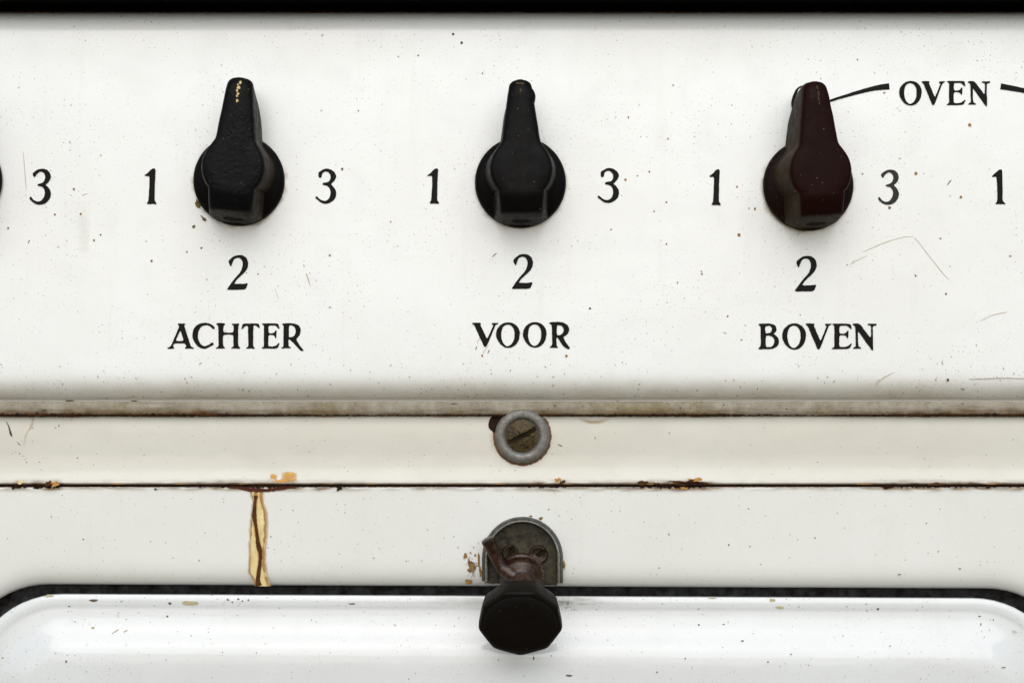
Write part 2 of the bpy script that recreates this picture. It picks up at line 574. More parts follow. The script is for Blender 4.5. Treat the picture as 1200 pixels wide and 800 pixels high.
frame = part(mesh('oven_frame', verts, faces, M_FRAME, None, True, 45))

# ---- sooty seal behind the gap
seal = part(mesh('door_seal', [ap(u, tv(u, v), 70 if i < 1 else 66) for i, dd in enumerate((-30, 40)) for (u, v) in rrect(OX0 + dd, OX1 - dd, OY0 + dd, OY1 - dd, 90)],
                 [(j, (j + 1) % n, n + (j + 1) % n, n + j) for j in range(n)], M_SEAL, None, False))

# ---- oven door
drings = []
for d, y in ((0, 66), (0, 46), (0.4, 38), (1.2, 35.2), (3, 34.2), (8, 33.9), (12, 33.8), (14, 34.2), (16, 34.6), (18, 34.5), (26, 33.7), (34, 32.3), (42, 29.7), (50, 25.8), (57, 22), (64, 19.3), (72, 17.8), (90, 16.8), (140, 16.2), (220, 16)):
    g = 11 + d
    drings.append([(u, tv(u, v), y) for u, v in rrect(OX0 + g, OX1 - g, OY0 + g, OY1 - g, max(112 - d, 14))])
verts = [ap(u, v, y + (0.8 * noise.noise((u * 0.008, v * 0.02, 7)) if y < 20 else 0)) for r in drings for (u, v, y) in r]
faces = []
for i in range(len(drings) - 1):
    for j in range(n):
        k = (j + 1) % n
        faces.append((i * n + j, i * n + k, (i + 1) * n + k, (i + 1) * n + j))
faces.append(tuple((len(drings) - 1) * n + j for j in range(n)))
door = part(mesh('oven_door', verts, faces, M_DOOR, None, True, 45))

# ------------------------------------------------------------------ lettering
GL = {
 'A': (190, 365, [[(248,188),(300,190),(355,188),(350,205),(340,217),(380,345),(425,480),(440,535),(468,558),(492,568),(490,575),(420,573),(362,573),(362,562),(378,550),(380,535),(358,491),(270,491),(185,491),(165,538),(183,558),(188,575),(135,576),(85,576),(86,567),(120,555),(145,530),(205,385),(270,235),(262,210),(248,198)],
               [(285,285),(315,365),(342,456),(270,462),(205,456),(245,370)]]),
 'C': (190, 365, [[(815,240),(818,262),(800,270),(788,262),(760,230),(720,210),(680,208),(630,218),(590,250),(565,300),(552,370),(560,430),(585,490),(620,530),(660,543),(700,535),(740,515),(775,485),(798,487),(803,510),(780,525),(740,545),(700,567),(655,577),(600,565),(550,530),(510,480),(485,430),(475,370),(482,310),(505,255),(545,212),(590,190),(640,180),(690,178),(740,188),(780,210)]]),
 'H': (190, 365, [[(850,185),(900,178),(985,188),(980,203),(955,214),(948,325),(1035,332),(1118,330),(1122,212),(1095,202),(1090,190),(1150,192),(1202,188),(1198,202),(1187,215),(1184,330),(1182,480),(1187,538),(1217,564),(1217,573),(1150,571),(1082,573),(1082,566),(1112,550),(1119,535),(1117,355),(1035,353),(950,355),(945,480),(952,540),(978,563),(978,573),(910,571),(845,573),(845,567),(875,550),(885,530),(883,380),(880,215),(855,200)]]),
 'T': (270, 365, [[(195,190),(320,187),(440,188),(455,240),(452,258),(425,235),(400,215),(355,212),(352,330),(352,530),(360,553),(378,568),(376,574),(315,571),(250,573),(250,566),(275,552),(285,535),(280,330),(278,215),(225,225),(180,270),(172,262),(185,235)]]),
 'E': (270, 365, [[(498,188),(560,186),(745,188),(755,225),(765,262),(755,265),(725,235),(700,212),(640,212),(592,215),(590,342),(660,342),(690,325),(712,290),(718,300),(714,400),(708,412),(690,377),(670,362),(590,358),(587,500),(595,545),(640,548),(700,540),(735,515),(758,490),(766,495),(735,570),(620,573),(490,573),(490,567),(518,550),(527,530),(526,380),(528,215),(515,205),(500,200)]]),
 'R': (270, 365, [[(808,188),(850,186),(960,183),(1020,195),(1070,220),(1092,265),(1095,300),(1085,350),(1055,395),(1022,425),(1060,500),(1095,550),(1130,590),(1142,608),(1115,612),(1090,600),(1040,545),(980,480),(920,425),(905,430),(903,520),(915,548),(942,560),(942,568),(870,566),(800,571),(795,565),(825,550),(832,530),(832,370),(835,215),(815,200)],
               [(912,212),(960,210),(1005,235),(1022,280),(1025,320),(1010,365),(985,395),(945,403),(908,400)]]),
 'V': (550, 365, [[(45,178),(100,175),(180,178),(175,195),(168,205),(180,230),(225,328),(272,425),(285,420),(330,325),(375,225),(378,210),(355,195),(355,180),(400,181),(450,178),(448,188),(405,210),(395,235),(335,380),(275,520),(255,548),(235,545),(215,505),(160,385),(105,265),(80,210),(50,190)]]),
 'O': (550, 365, [[(600,170),(660,175),(720,205),(765,255),(785,310),(788,355),(775,430),(745,490),(700,535),(650,558),(600,563),(545,550),(490,510),(450,455),(425,400),(420,345),(430,290),(460,240),(505,200),(550,178)],
               [(600,197),(555,210),(520,240),(500,300),(493,370),(505,440),(530,500),(565,535),(600,543),(640,530),(680,485),(705,430),(712,360),(705,290),(680,240),(645,208)]]),
 'r': (605, 365, [[(518,172),(600,165),(690,163),(750,180),(805,215),(825,270),(820,310),(790,360),(730,390),(760,465),(800,520),(838,570),(820,585),(780,570),(720,520),(680,450),(645,400),(625,400),(625,500),(630,540),(648,553),(645,563),(590,560),(530,561),(530,550),(558,530),(565,500),(562,350),(560,215),(550,200),(522,185)],
               [(632,210),(670,208),(715,220),(740,255),(745,300),(725,345),(680,372),(628,372)]]),
 'B': (880, 365, [[(118,205),(135,190),(280,188),(340,198),(380,220),(392,255),(400,290),(380,320),(345,345),(390,375),(425,420),(437,465),(425,520),(395,550),(345,575),(280,583),(130,586),(122,572),(150,545),(158,520),(155,380),(155,235),(145,220)],
               [(218,225),(260,225),(285,212),(310,225),(333,260),(330,300),(300,335),(225,345)],
               [(228,375),(280,368),(330,385),(365,420),(372,470),(360,515),(320,555),(250,558),(228,540)]]),
 'N': (950, 365, [[(655,200),(670,190),(760,185),(850,308),(945,432),(948,225),(935,214),(895,208),(895,192),(960,194),(1028,190),(1028,208),(975,222),(968,240),(970,420),(975,600),(965,608),(850,450),(735,285),(735,390),(738,500),(745,545),(788,567),(785,577),(725,573),(668,577),(668,565),(700,550),(710,530),(705,390),(702,240),(690,220)]]),
 '3': (20, 190, [[(240,180),(290,140),(340,112),(400,105),(460,120),(505,160),(523,215),(515,270),(480,320),(437,352),(480,390),(515,440),(527,500),(512,560),(470,615),(410,655),(350,662),(290,650),(235,615),(195,570),(205,545),(220,545),(245,585),(290,615),(340,620),(385,600),(425,545),(440,480),(430,425),(400,385),(350,372),(322,362),(325,345),(380,335),(420,305),(443,250),(440,200),(415,160),(375,142),(335,155),(300,190),(275,232),(262,225)]]),
 'e': (355, 190, [[(245,160),(285,140),(330,110),(370,103),(430,115),(490,155),(520,215),(500,270),(465,315),(430,345),(470,380),(510,440),(520,490),(505,555),(465,605),(405,640),(350,650),(290,635),(235,590),(195,560),(208,535),(225,545),(270,590),(330,612),(380,600),(420,555),(437,490),(430,430),(405,385),(360,360),(312,358),(312,325),(370,320),(410,305),(435,260),(435,200),(400,155),(360,140),(320,150),(295,180),(288,235),(265,243),(247,230)]]),
 '1': (150, 190, [[(375,103),(428,103),(422,200),(415,350),(412,500),(410,600),(440,645),(438,655),(385,650),(300,652),(300,640),(320,610),(328,530),(335,400),(340,230),(325,212),(268,215),(260,205),(310,175)]]),
 'i': (1140, 190, [[(415,118),(460,118),(460,300),(465,450),(460,590),(475,620),(508,648),(505,657),(430,652),(350,654),(380,620),(390,580),(385,350),(375,230),(355,225),(315,230),(303,220),(345,180)]]),
 '2': (250, 290, [[(235,215),(280,170),(335,130),(410,118),(470,130),(520,170),(540,230),(540,290),(510,360),(450,420),(380,480),(340,530),(318,568),(400,570),(480,567),(535,560),(530,580),(500,655),(350,656),(210,657),(240,618),(280,560),(350,470),(420,395),(455,320),(465,250),(450,195),(415,160),(370,155),(325,175),(300,220),(278,290),(265,280)]]),
}
K = 800 / 60.0
def swell(l, d):
    """push a closed outline outwards by d (inwards if negative)"""
    n_ = len(l)
    area = sum(l[i][0] * l[(i + 1) % n_][1] - l[(i + 1) % n_][0] * l[i][1] for i in range(n_))
    sg = 1 if area > 0 else -1
    out = []
    for i in range(n_):
        a, b = l[i - 1], l[(i + 1) % n_]
        dx, dy = b[0] - a[0], b[1] - a[1]
        m_ = math.hypot(dx, dy) or 1
        out.append((l[i][0] + dy / m_ * d * sg, l[i][1] - dx / m_ * d * sg))
    return out
def glyph(ch, box=None, mat=None, name='letter', label=None):
    ou, ov, loops = GL[ch]
    loops = [[(ou + x / K, ov + y / K) for x, y in l] for l in loops]
    if box:
        us = [p[0] for p in loops[0]]; vs_ = [p[1] for p in loops[0]]
        u0, u1, v0, v1 = min(us), max(us), min(vs_), max(vs_)
        loops = [[(box[0] + (u - u0) / (u1 - u0) * (box[1] - box[0]), box[2] + (v - v0) / (v1 - v0) * (box[3] - box[2])) for u, v in l] for l in loops]
    loops = [swell(chaikin(l, 2, 0.2), 0.3 if i == 0 else -0.3) for i, l in enumerate(loops)]
    o = slab(name, loops, 0, mat or M_PRINT, None, 0.75, 0.35)
    return sub(o, panel, label)

glyph('3', name='numeral'); glyph('1', name='numeral'); glyph('2', name='numeral'); glyph('e', name='numeral')
glyph('1', (501, 514.2, 197.8, 238.6), name='numeral')
glyph('2', (599.4, 624.2, 297.7, 338.2), name='numeral')
glyph('e', (700.3, 725.4, 197, 237.8), name='numeral')
glyph('1', (831.5, 844.2, 198.7, 240.2), name='numeral')
glyph('2', (931, 956.7, 299.7, 341.2), name='numeral')
glyph('3', (1029.1, 1053.4, 198.9, 239.9), M_PRINT_WORN, name='numeral', label='worn greyish numeral 3 right of the maroon knob')
glyph('i', name='numeral')
for ch in 'ACHTER':
    glyph(ch)
glyph('V'); glyph('O'); glyph('O', (613, 640.3, 377.4, 407.0)); glyph('r')
glyph('B'); glyph('O', (916.8, 944.4, 378.9, 409.4)); glyph('V', (944.4, 974.2, 379, 409)); glyph('E', (975, 998.2, 379.2, 408.6)); glyph('N')
glyph('O', (1054, 1080, 95.2, 123.6)); glyph('V', (1080.2, 1107.2, 95.4, 123.2)); glyph('E', (1109.6, 1131.4, 95.2, 123.1)); glyph('N', (1134.3, 1160.3, 95.2, 124.7))
# bracket lines left and right of OVEN
sub(slab('bracket_line', [stroke_loop([(1042.2, 101.4, 3.7), (1033, 102.3, 3.3), (1021.9, 104.2, 2.6), (1005, 108.5, 2.1), (993.8, 111.8, 1.8), (976.9, 116.9, 1.4), (962, 122, 1.2)])], 0, M_PRINT, None, 0.75, 0.25), panel)
sub(slab('bracket_line', [stroke_loop([(950, 103, 0.7), (943, 101.3, 0.7), (937.5, 102.2, 0.9), (933.7, 106, 1.4), (930.9, 113.7, 2.1), (929.2, 121.6, 2.1), (930, 128, 1.5), (932, 134, 0.9)])], 0, M_PRINT, None, 0.75, 0.2), panel)
sub(slab('bracket_line', [stroke_loop([(1172.8, 101.2, 3.5), (1185, 103.4, 3.1), (1200, 106.3, 2.7), (1225, 112, 2.1), (1250, 120, 1.6)])], 0, M_PRINT, None, 0.75, 0.25), panel)

# ------------------------------------------------------------------ control knobs
def make_knob(u, v, h0, roll, yaw, mats, wt_, ws_, mark, chip=None, label=None, seed=0):
    """flange with a long pointer grip; local origin on the panel at the spindle, -y outwards"""
    mg, mb = mats
    flange = lathe('control_knob', [(30, 1), (51, 1), (53, -0.6), (53.2, -3), (52.6, -6), (50.5, -8.5), (46, -10.5), (38, -14), (28, -19), (20, -24)][:1] and
                   [(30, -0.5), (51.3, -0.5), (52.8, 0.8), (53.3, 3), (52.8, 6), (50.5, 8.6), (46, 10.6), (38, 14.5), (28, 20), (18, 25)], mb, None, 96, 50)
    part(flange, label)
    zt, zb = 112.0, -50.5
    def half(z):
        if z > 38:
            w = ws_ + (wt_ - ws_) * (z - 38) / (zt - 38)
            c = math.sqrt(max(36.0 ** 2 - (z - 10) ** 2, 0))
            kk = max(0.0, 1 - abs(w - c) / 7)
            w = max(w, c) + kk * kk * 1.75
            r = 8.0
            if z > zt - r:
                w = w - r + math.sqrt(max(r * r - (z - zt + r) ** 2, 0))
            return w
        if z > -13:
            c = math.sqrt(max(36.0 ** 2 - (z - 10) ** 2, 0))
            if z > 20:
                w = ws_ + (wt_ - ws_) * (z - 38) / (zt - 38)
                kk = max(0.0, 1 - abs(w - c) / 7)
                c = max(w, c) + kk * kk * 1.75
            return c
        return 26.6 - 2.6 * (-13 - z) / 39
    def top(z):
        if z > 92:
            return h0 - 7 * ((z - 92) / 20) ** 2
        if z > -14:
            return h0
        if z > -38:
            q = (-14 - z) / 24
            return h0 - 9 * (q * q / 0.9 if q < 0.45 else q - 0.225) / 0.775
        if z > -42:
            return h0 - 9 - 6 * (-38 - z) / 4
        return h0 - 15 - (h0 - 24) * (-42 - z) / 8.5
    top0 = top
    def top(z):
        if z > 0:
            return top0(z)
        k_ = min(3.0, (z - zb) * 0.8 + 0.4)
        return sum(top0(z + k_ * (i - 3) / 3) for i in range(7)) / 7
    zs = []
    z = zt
    while z > zb:
        zs.append(z)
        z -= 0.7 if z > zt - 6 else (0.6 if -16 < z < -10 or 35 < z < 44 or z < -36 else 2.2)
    zs.append(zb)
    verts, faces = [], []
    for z in zs:
        w, h = half(z), top(z)
        q_ = max(0.0, min(1.0, (z - 18) / 34)); fl = 7.5 - 5.6 * q_ * q_ * (3 - 2 * q_)
        nz = lambda q: 0.35 * noise.noise((q * 0.07 + seed, z * 0.07, seed * 3.1))
        lim = math.sqrt(max(52.6 ** 2 - z * z, 4)) if z < 0 else 99
        b0 = 4 + 30 * max(0.0, (z - 54) / 58) ** 1.7
        tuck = 5.5 * max(0.0, (z - 70) / 42) ** 1.5
        def lev(t):
            return b0 + (h - b0) * t
        half_pts = [(w + fl - tuck, b0), (w + fl * 0.72 - tuck * 0.7, lev(0.22)), (w + fl * 0.4 - tuck * 0.3, lev(0.55)), (w + fl * 0.12, h - 10), (w - 0.15, h - 5.2), (w - 0.9, h - 2.9), (w - 2.4, h - 1.2), (w - 5.0, h - 0.2), (w * 0.5, h + 0.9)]
        half_pts = [(max(a, 0.6 + 0.1 * i), b) for i, (a, b) in enumerate(half_pts)]
        if half_pts[4][1] < 6:
            half_pts = [(a, max(b, 3 + 0.3 * i)) for i, (a, b) in enumerate(half_pts)]
        half_pts = [(min(a, lim), b) for a, b in half_pts]
        sec = [(-a, b) for a, b in half_pts] + [(0, h + 1.3)] + half_pts[::-1]
        for (x, y) in sec:
            if chip and x > 0 and abs(z - chip[0]) < chip[1] and y < h - 1:
                x += chip[2] * (1 - ((z - chip[0]) / chip[1]) ** 2)
            verts.append((x + nz(y + x), -(y + nz(x + 40)), z))
    m = len(sec)
    for i in range(len(zs) - 1):
        for j in range(m):
            k = (j + 1) % m
            faces.append((i * m + j, i * m + k, (i + 1) * m + k, (i + 1) * m + j))
    faces.append(tuple(range(m)))
    faces.append(tuple((len(zs) - 1) * m + j for j in range(m)))
    g = mesh('grip', verts, faces, mg, flange, True, 48)
    # raised dark patch painting the shade of a screw hole, lower end of the grip
    def on_end(z):
        return -(top(z) + 0.25)
    pts = []
    for i in range(13):
        a = math.pi * i / 12
        pts.append((12.0 * math.cos(a), -46.2 - 2.2 * math.sin(a)))
    for i in range(1, 6):
        pts.append((-12 + 4 * i, -45.6 + 0.25 * math.sin(i)))
    hv = [(x, on_end(z) - 0.4, z - 0.2) for x, z in pts] + [(x, on_end(z) + 6, z + 1) for x, z in pts]
    k = len(pts)
    mesh('screw_hole_shade', hv, [tuple(range(k))] + [(i, (i + 1) % k, k + (i + 1) % k, k + i) for i in range(k)], M_DARK, flange, False)
    # what is left of the paint line on the pointer
    rr = random.Random(seed + 5)
    fv, ff = [], []
    if mark:
        for (cx, cz, a, b) in mark[1]:
            lp = blob(cx, cz, a, b, rr.randint(0, 999), 10, 0.45)
            s0 = len(fv)
            fv += [(x, -(top(z) + 1.6), z) for x, z in lp] + [(x, -(top(z) - 1.5), z) for x, z in lp]
            q = len(lp)
            ff.append(tuple(range(s0, s0 + q)))
            ff += [(s0 + i, s0 + (i + 1) % q, s0 + q + (i + 1) % q, s0 + q + i) for i in range(q)]
        mesh('pointer_mark', fv, ff, mark[0], flange, False)
    flange.location = Vector(((u - 600) * S, -0.0003, (400 - v) * S))
    flange.rotation_euler = (0, R(roll), 0)
    flange.rotation_euler.rotate_axis('Z', R(yaw))
    return flange

marks_cream = (M_CREAM, [(0.6, 106, 1.3, 2.0), (-1.5, 103, 1.0, 1.2), (-0.2, 99.5, 1.9, 1.7), (-1.6, 96, 1.5, 1.7), (-0.6, 92.5, 1.2, 1.7), (-1.5, 89.5, 1.4, 1.3), (-0.8, 84.3, 1.4, 1.7)])
marks_worn = (M_OLD_MARK, [(0, 107, 4.5, 1.3), (0.3, 99, 1.3, 1.6), (-0.5, 96.5, 0.8, 1)])
marks_red = (M_OLD_MARK, [(1.6, 104, 1.0, 2.5), (2.2, 98, 0.9, 3.2), (1.8, 91.5, 0.8, 2.3), (2.4, 86.5, 0.7, 1.8)])
make_knob(280.6, 211.8, 71, 4.4, 2.0, (M_BAKE_PIT, M_BAKE_BASE), 13.6, 23.2, marks_cream, None, 'pitted black knob with flaking cream pointer line, above ACHTER', 1)
make_knob(609.9, 214.2, 69, -0.6, 0.6, (M_BAKE, M_BAKE_BASE), 11.8, 22.6, marks_worn, (94, 8, 2.6), 'smooth black knob with a chipped pointer edge, above VOOR', 2)
make_knob(946.4, 217.6, 77, -3.6, 2.6, (M_BAKE_RED, M_BAKE_RED_BASE), 13.0, 23.4, marks_red, None, 'dark maroon knob with greasy flank, above BOVEN', 3)
make_knob(-49.5, 211.5, 70, 2.0, 0, (M_BAKE, M_BAKE_RED_BASE), 12.5, 23, None, None, 'dark knob cut off by the left edge of the photo', 4)

# ------------------------------------------------------------------ rail screw with cup washer
wc = ap(612, 510.5, 29.5)
w = lathe('rail_screw', [(32.6, -4.5), (32.6, 1.2), (31.8, 3.6), (30, 5.4), (27, 6.3), (24.4, 6.4), (22.6, 5.8), (21, 4.0), (20, 1.8), (19.6, 0), (10, -0.4)], M_ZINC, None, 72, 50, wc, (0, -1, 0),
          lambda a, r, h: r * (1 + 0.012 * noise.noise((math.cos(a) * 2, math.sin(a) * 2, 5))))
part(w, 'slotted brass screw in a grey cup washer on the rail')
hc = Vector(wc)
hd = []
# domed head with a real slot: grid disc with the slot pressed in
nr, na = 14, 72
sv, sf = [], []
ang = R(27)
for i in range(nr + 1):
    r = 19.0 * i / nr
    for j in range(na):
        a = 2 * math.pi * j / na
        x, z = r * math.cos(a), r * math.sin(a)
        dd = abs(-x * math.sin(ang) + z * math.cos(ang))
        h = 5.4 - 3.0 * (r / 19.0) ** 2 + 0.5 * noise.noise((x * 0.3, z * 0.3, 2))
        if dd < 2.5:
            h = 1.6
        sv.append((hc.x + x, hc.y - h, hc.z + z))
for i in range(nr):
    for j in range(na):
        k = (j + 1) % na
        sf.append((i * na + j, i * na + k, (i + 1) * na + k, (i + 1) * na + j))
sh = mesh('screw_head', sv, sf, M_BRASS, w, True, 40)
def slot_dark(o, c, ang_, lim, yv=None):
    o.data.materials.append(M_SLOT)
    for p in o.data.polygons:
        q = p.center / S
        if abs(-(q.x - c.x) * math.sin(ang_) + (q.z - c.z) * math.cos(ang_)) < lim:
            p.material_index = 1
slot_dark(sh, hc, ang, 2.4)

# ------------------------------------------------------------------ door latch
def arch(rad, yb, k=26):
    """inverted U in photo coordinates"""
    cu, cv = 612.3, 653.5
    out = [(cu - rad, yb)]
    for i in range(k + 1):
        a = math.pi - math.pi * i / k
        out.append((cu + rad * math.cos(a), cv - rad * 1.02 * math.sin(a)))
    out.append((cu + rad, yb + 2.5))
    return out
sec = [(47.6, 34), (47.2, 27), (45.6, 17), (43.6, 12.2), (42.2, 11.2), (41.2, 11.6), (40.6, 14), (40.3, 20), (40.2, 32)]
verts, faces = [], []
na_ = len(arch(40, 680))
for rad, y in sec:
    for (u, v) in arch(rad, 680.5):
        verts.append(ap(u, v, y))
for i in range(len(sec) - 1):
    for j in range(na_ - 1):
        faces.append((i * na_ + j, i * na_ + j + 1, (i + 1) * na_ + j + 1, (i + 1) * na_ + j))
faces.append(tuple(i * na_ for i in range(len(sec))))
faces.append(tuple(i * na_ + na_ - 1 for i in range(len(sec))))
latch_mesh = mesh('door_latch', verts, faces, M_STEEL, None, True, 40)
latch_mesh.data.materials.append(plain('grimy_steel', (0.085, 0.083, 0.075), 0.42, 0.5, 0.4, (0.035, 0.033, 0.027), 380))
for i_, p_ in enumerate(latch_mesh.data.polygons):
    p_.material_index = 1 if i_ < 3 * (na_ - 1) or i_ >= 5 * (na_ - 1) else 0
latch = part(latch_mesh, 'rusty swivel latch in an arched steel keeper above the oven door')
lp = chaikin(arch(40.3, 683), 0)
pv = [ap(u, v, 31.2) for u, v in lp] + [ap(u, v, 34) for u, v in lp]
k = len(lp)
mesh('latch_plate', pv, [tuple(range(k))] + [(i, (i + 1) % k, k + (i + 1) % k, k + i) for i in range(k)], M_OLIVE, latch, False)
for (u, v, r, an) in ((598, 647.5, 10, 60), (631, 649.5, 11.5, 33)):
    c = Vector(ap(u, v, 31))
    sv, sf = [], []
    nr, na = 9, 40
    for i in range(nr + 2):
        rr = r * min(i, nr) / nr
        for j in range(na):
            a = 2 * math.pi * j / na
            x, z = rr * math.cos(a), rr * math.sin(a)
            dd = abs(-x * math.sin(R(an)) + z * math.cos(R(an)))
            q = rr / r
            h = 2.6 + 2.6 * q * q if q < 0.82 else 4.4 - 30 * (q - 0.82) ** 2 * 3
            if dd < 1.7: h -= 2.4
            if i == nr + 1: h = -0.5
            sv.append((c.x + x, c.y - h, c.z + z))
    for i in range(nr + 1):
        for j in range(na):
            q = (j + 1) % na
            sf.append((i * na + j, i * na + q, (i + 1) * na + q, (i + 1) * na + j))
    slot_dark(mesh('screw', sv, sf, M_RUSTY_SCREW, latch, True, 40), c, R(an), 1.5)
AX = Vector((-0.012, -math.cos(R(33)), -math.sin(R(33)))).normalized()
B0 = Vector(ap(610.6, 663, 31))
lathe('latch_collar', [(14, -8), (15, 1), (18, 4), (24.6, 6.4), (26.8, 8.4), (27.2, 10.5), (26.4, 12.4), (25.2, 13.2), (25.6, 15), (25.9, 22), (24.6, 25.4), (20, 27), (17, 34), (16, 70)], M_RUSTY_STEEL, latch, 48, 50, B0, AX)
def nine(a, r, h):
    # nine shallow scallops between raised ridges; a ridge points straight down
    f = math.cos(math.pi / 9) / math.cos(((a + math.pi / 2) % (2 * math.pi / 9)) - math.pi / 9)
    k_ = max(0.0, min(1.0, (r - 41.5) / 3)) if h > 99 else max(0.0, min(1.0, (r - 30) / 8))
    f = min(f * 1.045, 1.028)
    return r * (1 + (f - 1.015) * 0.85 * k_)
lathe('latch_knob', [(16, 62), (24, 65), (33, 67.5), (39, 70.5), (43, 75), (46, 81), (47.6, 90), (47.9, 97), (47.8, 100.2), (46.6, 102.2), (44.2, 103.4), (42.2, 103.6), (41, 102.9), (40, 102.4), (25, 102.0), (8, 101.8)],
      M_LATCHKNOB, latch, 180, 30, B0, AX, nine)
tip = Vector(ap(571.5, 632, -2)); el = Vector(ap(587, 664, 6)); ce = Vector(ap(604, 676, 2))
tube('latch_arm', [(tip + (tip - el).normalized() * 1.6, 4.8), (tip + (tip - el).normalized() * 1.0, 6.8), (tip, 8.1), (tip.lerp(el, 0.12), 8.2), (tip.lerp(el, 0.2), 7.7), (tip.lerp(el, 0.75), 7.6), (el, 8), (el.lerp(ce, 0.6), 9), (ce, 9)], M_RUSTY_STEEL, latch, 28)
# bent tab at the right of the collar
tab = [(604, 657.5), (612, 655.5), (619, 650), (624, 647.3), (629, 650.5), (633.5, 657), (637, 666), (639, 678), (634, 680), (626, 668), (612, 662)]
tv_ = [ap(u, v, 8) for u, v in tab] + [ap(u, v, 14) for u, v in tab]
k = len(tab)
tabo = mesh('latch_tab', tv_, [tuple(range(k)), tuple(range(2 * k - 1, k - 1, -1))] + [(i, (i + 1) % k, k + (i + 1) % k, k + i) for i in range(k)], M_RUSTY_STEEL, latch, False)
bm = bmesh.new(); bm.from_mesh(tabo.data)
bmesh.ops.bevel(bm, geom=list(bm.edges), offset=1.3 * S, segments=2, affect='EDGES'); bm.to_mesh(tabo.data); bm.free()

# ------------------------------------------------------------------ rust, stains, specks and scratches
def crust(name, u0, u1, vf, y, tup, tdn, mat, parent, seed, thick=0.8, gate=None, step=1.1):
    """rust along a seam: a ribbon whose upper and lower edge wander; gate(u) switches it on and off"""
    us = []
    u = u0
    while u <= u1:
        us.append(u); u += step
    verts, faces = [], []
    on = []
    for u in us:
        a = noise.noise((u * 0.22, seed, 0)) * 0.6 + noise.noise((u * 0.75, seed, 5)) * 0.55
        b = noise.noise((u * 0.22, seed, 20)) * 0.6 + noise.noise((u * 0.75, seed, 25)) * 0.55
        lo = noise.noise((u * 0.016, seed, 40)) + 0.45
        g = gate(u) if gate else lo
        g = max(0.0, min(1.6, g))
        hu, hd_ = max(0.0, tup * g * (1 + 1.5 * a)), max(0.0, tdn * g * (1 + 1.5 * b))
        v = vf(u)
        on.append(hu + hd_ > 0.12)
        for vv, yy in ((v - hu, y(v - hu)), (v + hd_, y(v + hd_))):
            verts.append(ap(u, vv, yy - thick))
        for vv, yy in ((v - hu, y(v - hu)), (v + hd_, y(v + hd_))):
            verts.append(ap(u, vv, yy + 1.0))
    for i in range(len(us) - 1):
        if on[i] and on[i + 1]:
            a, b = i * 4, i * 4 + 4
            faces += [(a, b, b + 1, a + 1), (a, a + 2, b + 2, b), (a + 1, b + 1, b + 3, a + 3)]
    o = mesh(name, verts, faces, mat, parent, False)
    o['kind'] = 'stuff'
    return o

def dense(tab):
    return lambda u: lerp_table(tab, u)

pan_y = lambda v: lerp_table([(p[0], p[1]) for p in PANEL[14:]], v)
rail_y = lambda v: lerp_table(RAIL, v)
fr_y = lambda v: 33.0
g_low = dense([(-100, .8), (0, .55), (15, .7), (20, 1.4), (35, .8), (60, 1.5), (70, 1.2), (75, .5), (180, .55), (230, .8), (290, 1.3), (345, 1.2), (360, .7), (400, 1.0), (430, .4), (520, .55), (600, .6), (650, 1.3), (670, .6), (745, .9), (760, 1.2), (800, 1.5), (830, .9), (850, .4), (1000, .5), (1040, .9), (1080, 1.1), (1200, .8), (1300, .8)])
# seam between rail and oven frame
crust('rust_crust', -130, 1330, lambda u: 568.6, lambda v: 33.6, 1.6, 2.1, M_RUST, rail, 1.0, 0.9, g_low)
crust('rust_crust', -130, 1330, lambda u: 568.9, lambda v: 33.8, 1.9, 2.9, M_RUST_BROWN, rail, 2.0, 0.4, lambda u: 0.25 + g_low(u) * (0.8 + 1.3 * noise.noise((u * 0.05, 8, 0))))
crust('rust_crust', -130, 1330, lambda u: 571.0, lambda v: 34.0, 0.5, 1.9, M_GLUE, frame, 3.0, 0.25, lambda u: g_low(u) * (0.15 + 1.3 * noise.noise((u * 0.04, 18, 0))))
# seam between panel flange and rail
g_up = dense([(-100, 1.2), (0, 1.3), (75, 1.5), (120, .9), (165, 1.2), (200, 1.3), (260, 1.2), (360, .7), (440, .55), (560, .8), (640, .9), (680, .8), (760, 1.1), (850, 1.1), (880, .6), (960, .5), (990, .8), (1060, 1.1), (1200, 1.2), (1300, 1.2)])
crust('rust_crust', -130, 1330, lambda u: 486.9, lambda v: 26.6, 1.7, 0.9, M_RUST, panel, 5.0, 0.8, g_up)
crust('rust_crust', -130, 1330, lambda u: 485.4, lambda v: 26.2, 0.9, 0.7, M_RUST_BROWN, panel, 16.0, 0.5, lambda u: 1.4 * g_up(u) * max(0, 0.1 + 1.4 * noise.noise((u * 0.035, 31, 0))))
crust('rust_crust', -130, 1330, lambda u: 488.2, lambda v: 34.0, 0.2, 1.0, M_RUST_ORANGE, rail, 17.0, 0.3, lambda u: 1.3 * g_up(u) * max(0, 1.5 * noise.noise((u * 0.03, 37, 0)) - 0.15))
crust('rust_crust', -130, 1330, lambda u: 567.0, lambda v: 30.6, 1.3, 0.3, M_RUST_ORANGE, rail, 18.0, 0.4, lambda u: 1.5 * g_low(u) * max(0, 1.6 * noise.noise((u * 0.04, 41, 0)) - 0.2))
crust('rust_crust', -130, 1330, lambda u: 571.2, lambda v: 33.4, 0.4, 1.4, M_RUST_BROWN, frame, 19.0, 0.3, lambda u: 1.5 * g_low(u) * max(0, 1.6 * noise.noise((u * 0.045, 47, 0)) - 0.1))
# reddish edge under the hob
crust('rust_crust', -130, 1330, lambda u: 14.6, lambda v: 26, 0.7, 0.9, M_RUST_BROWN, panel, 7.0, 1.2, lambda u: 0.25 + 0.8 * max(0, noise.noise((u * 0.012, 5, 0))))

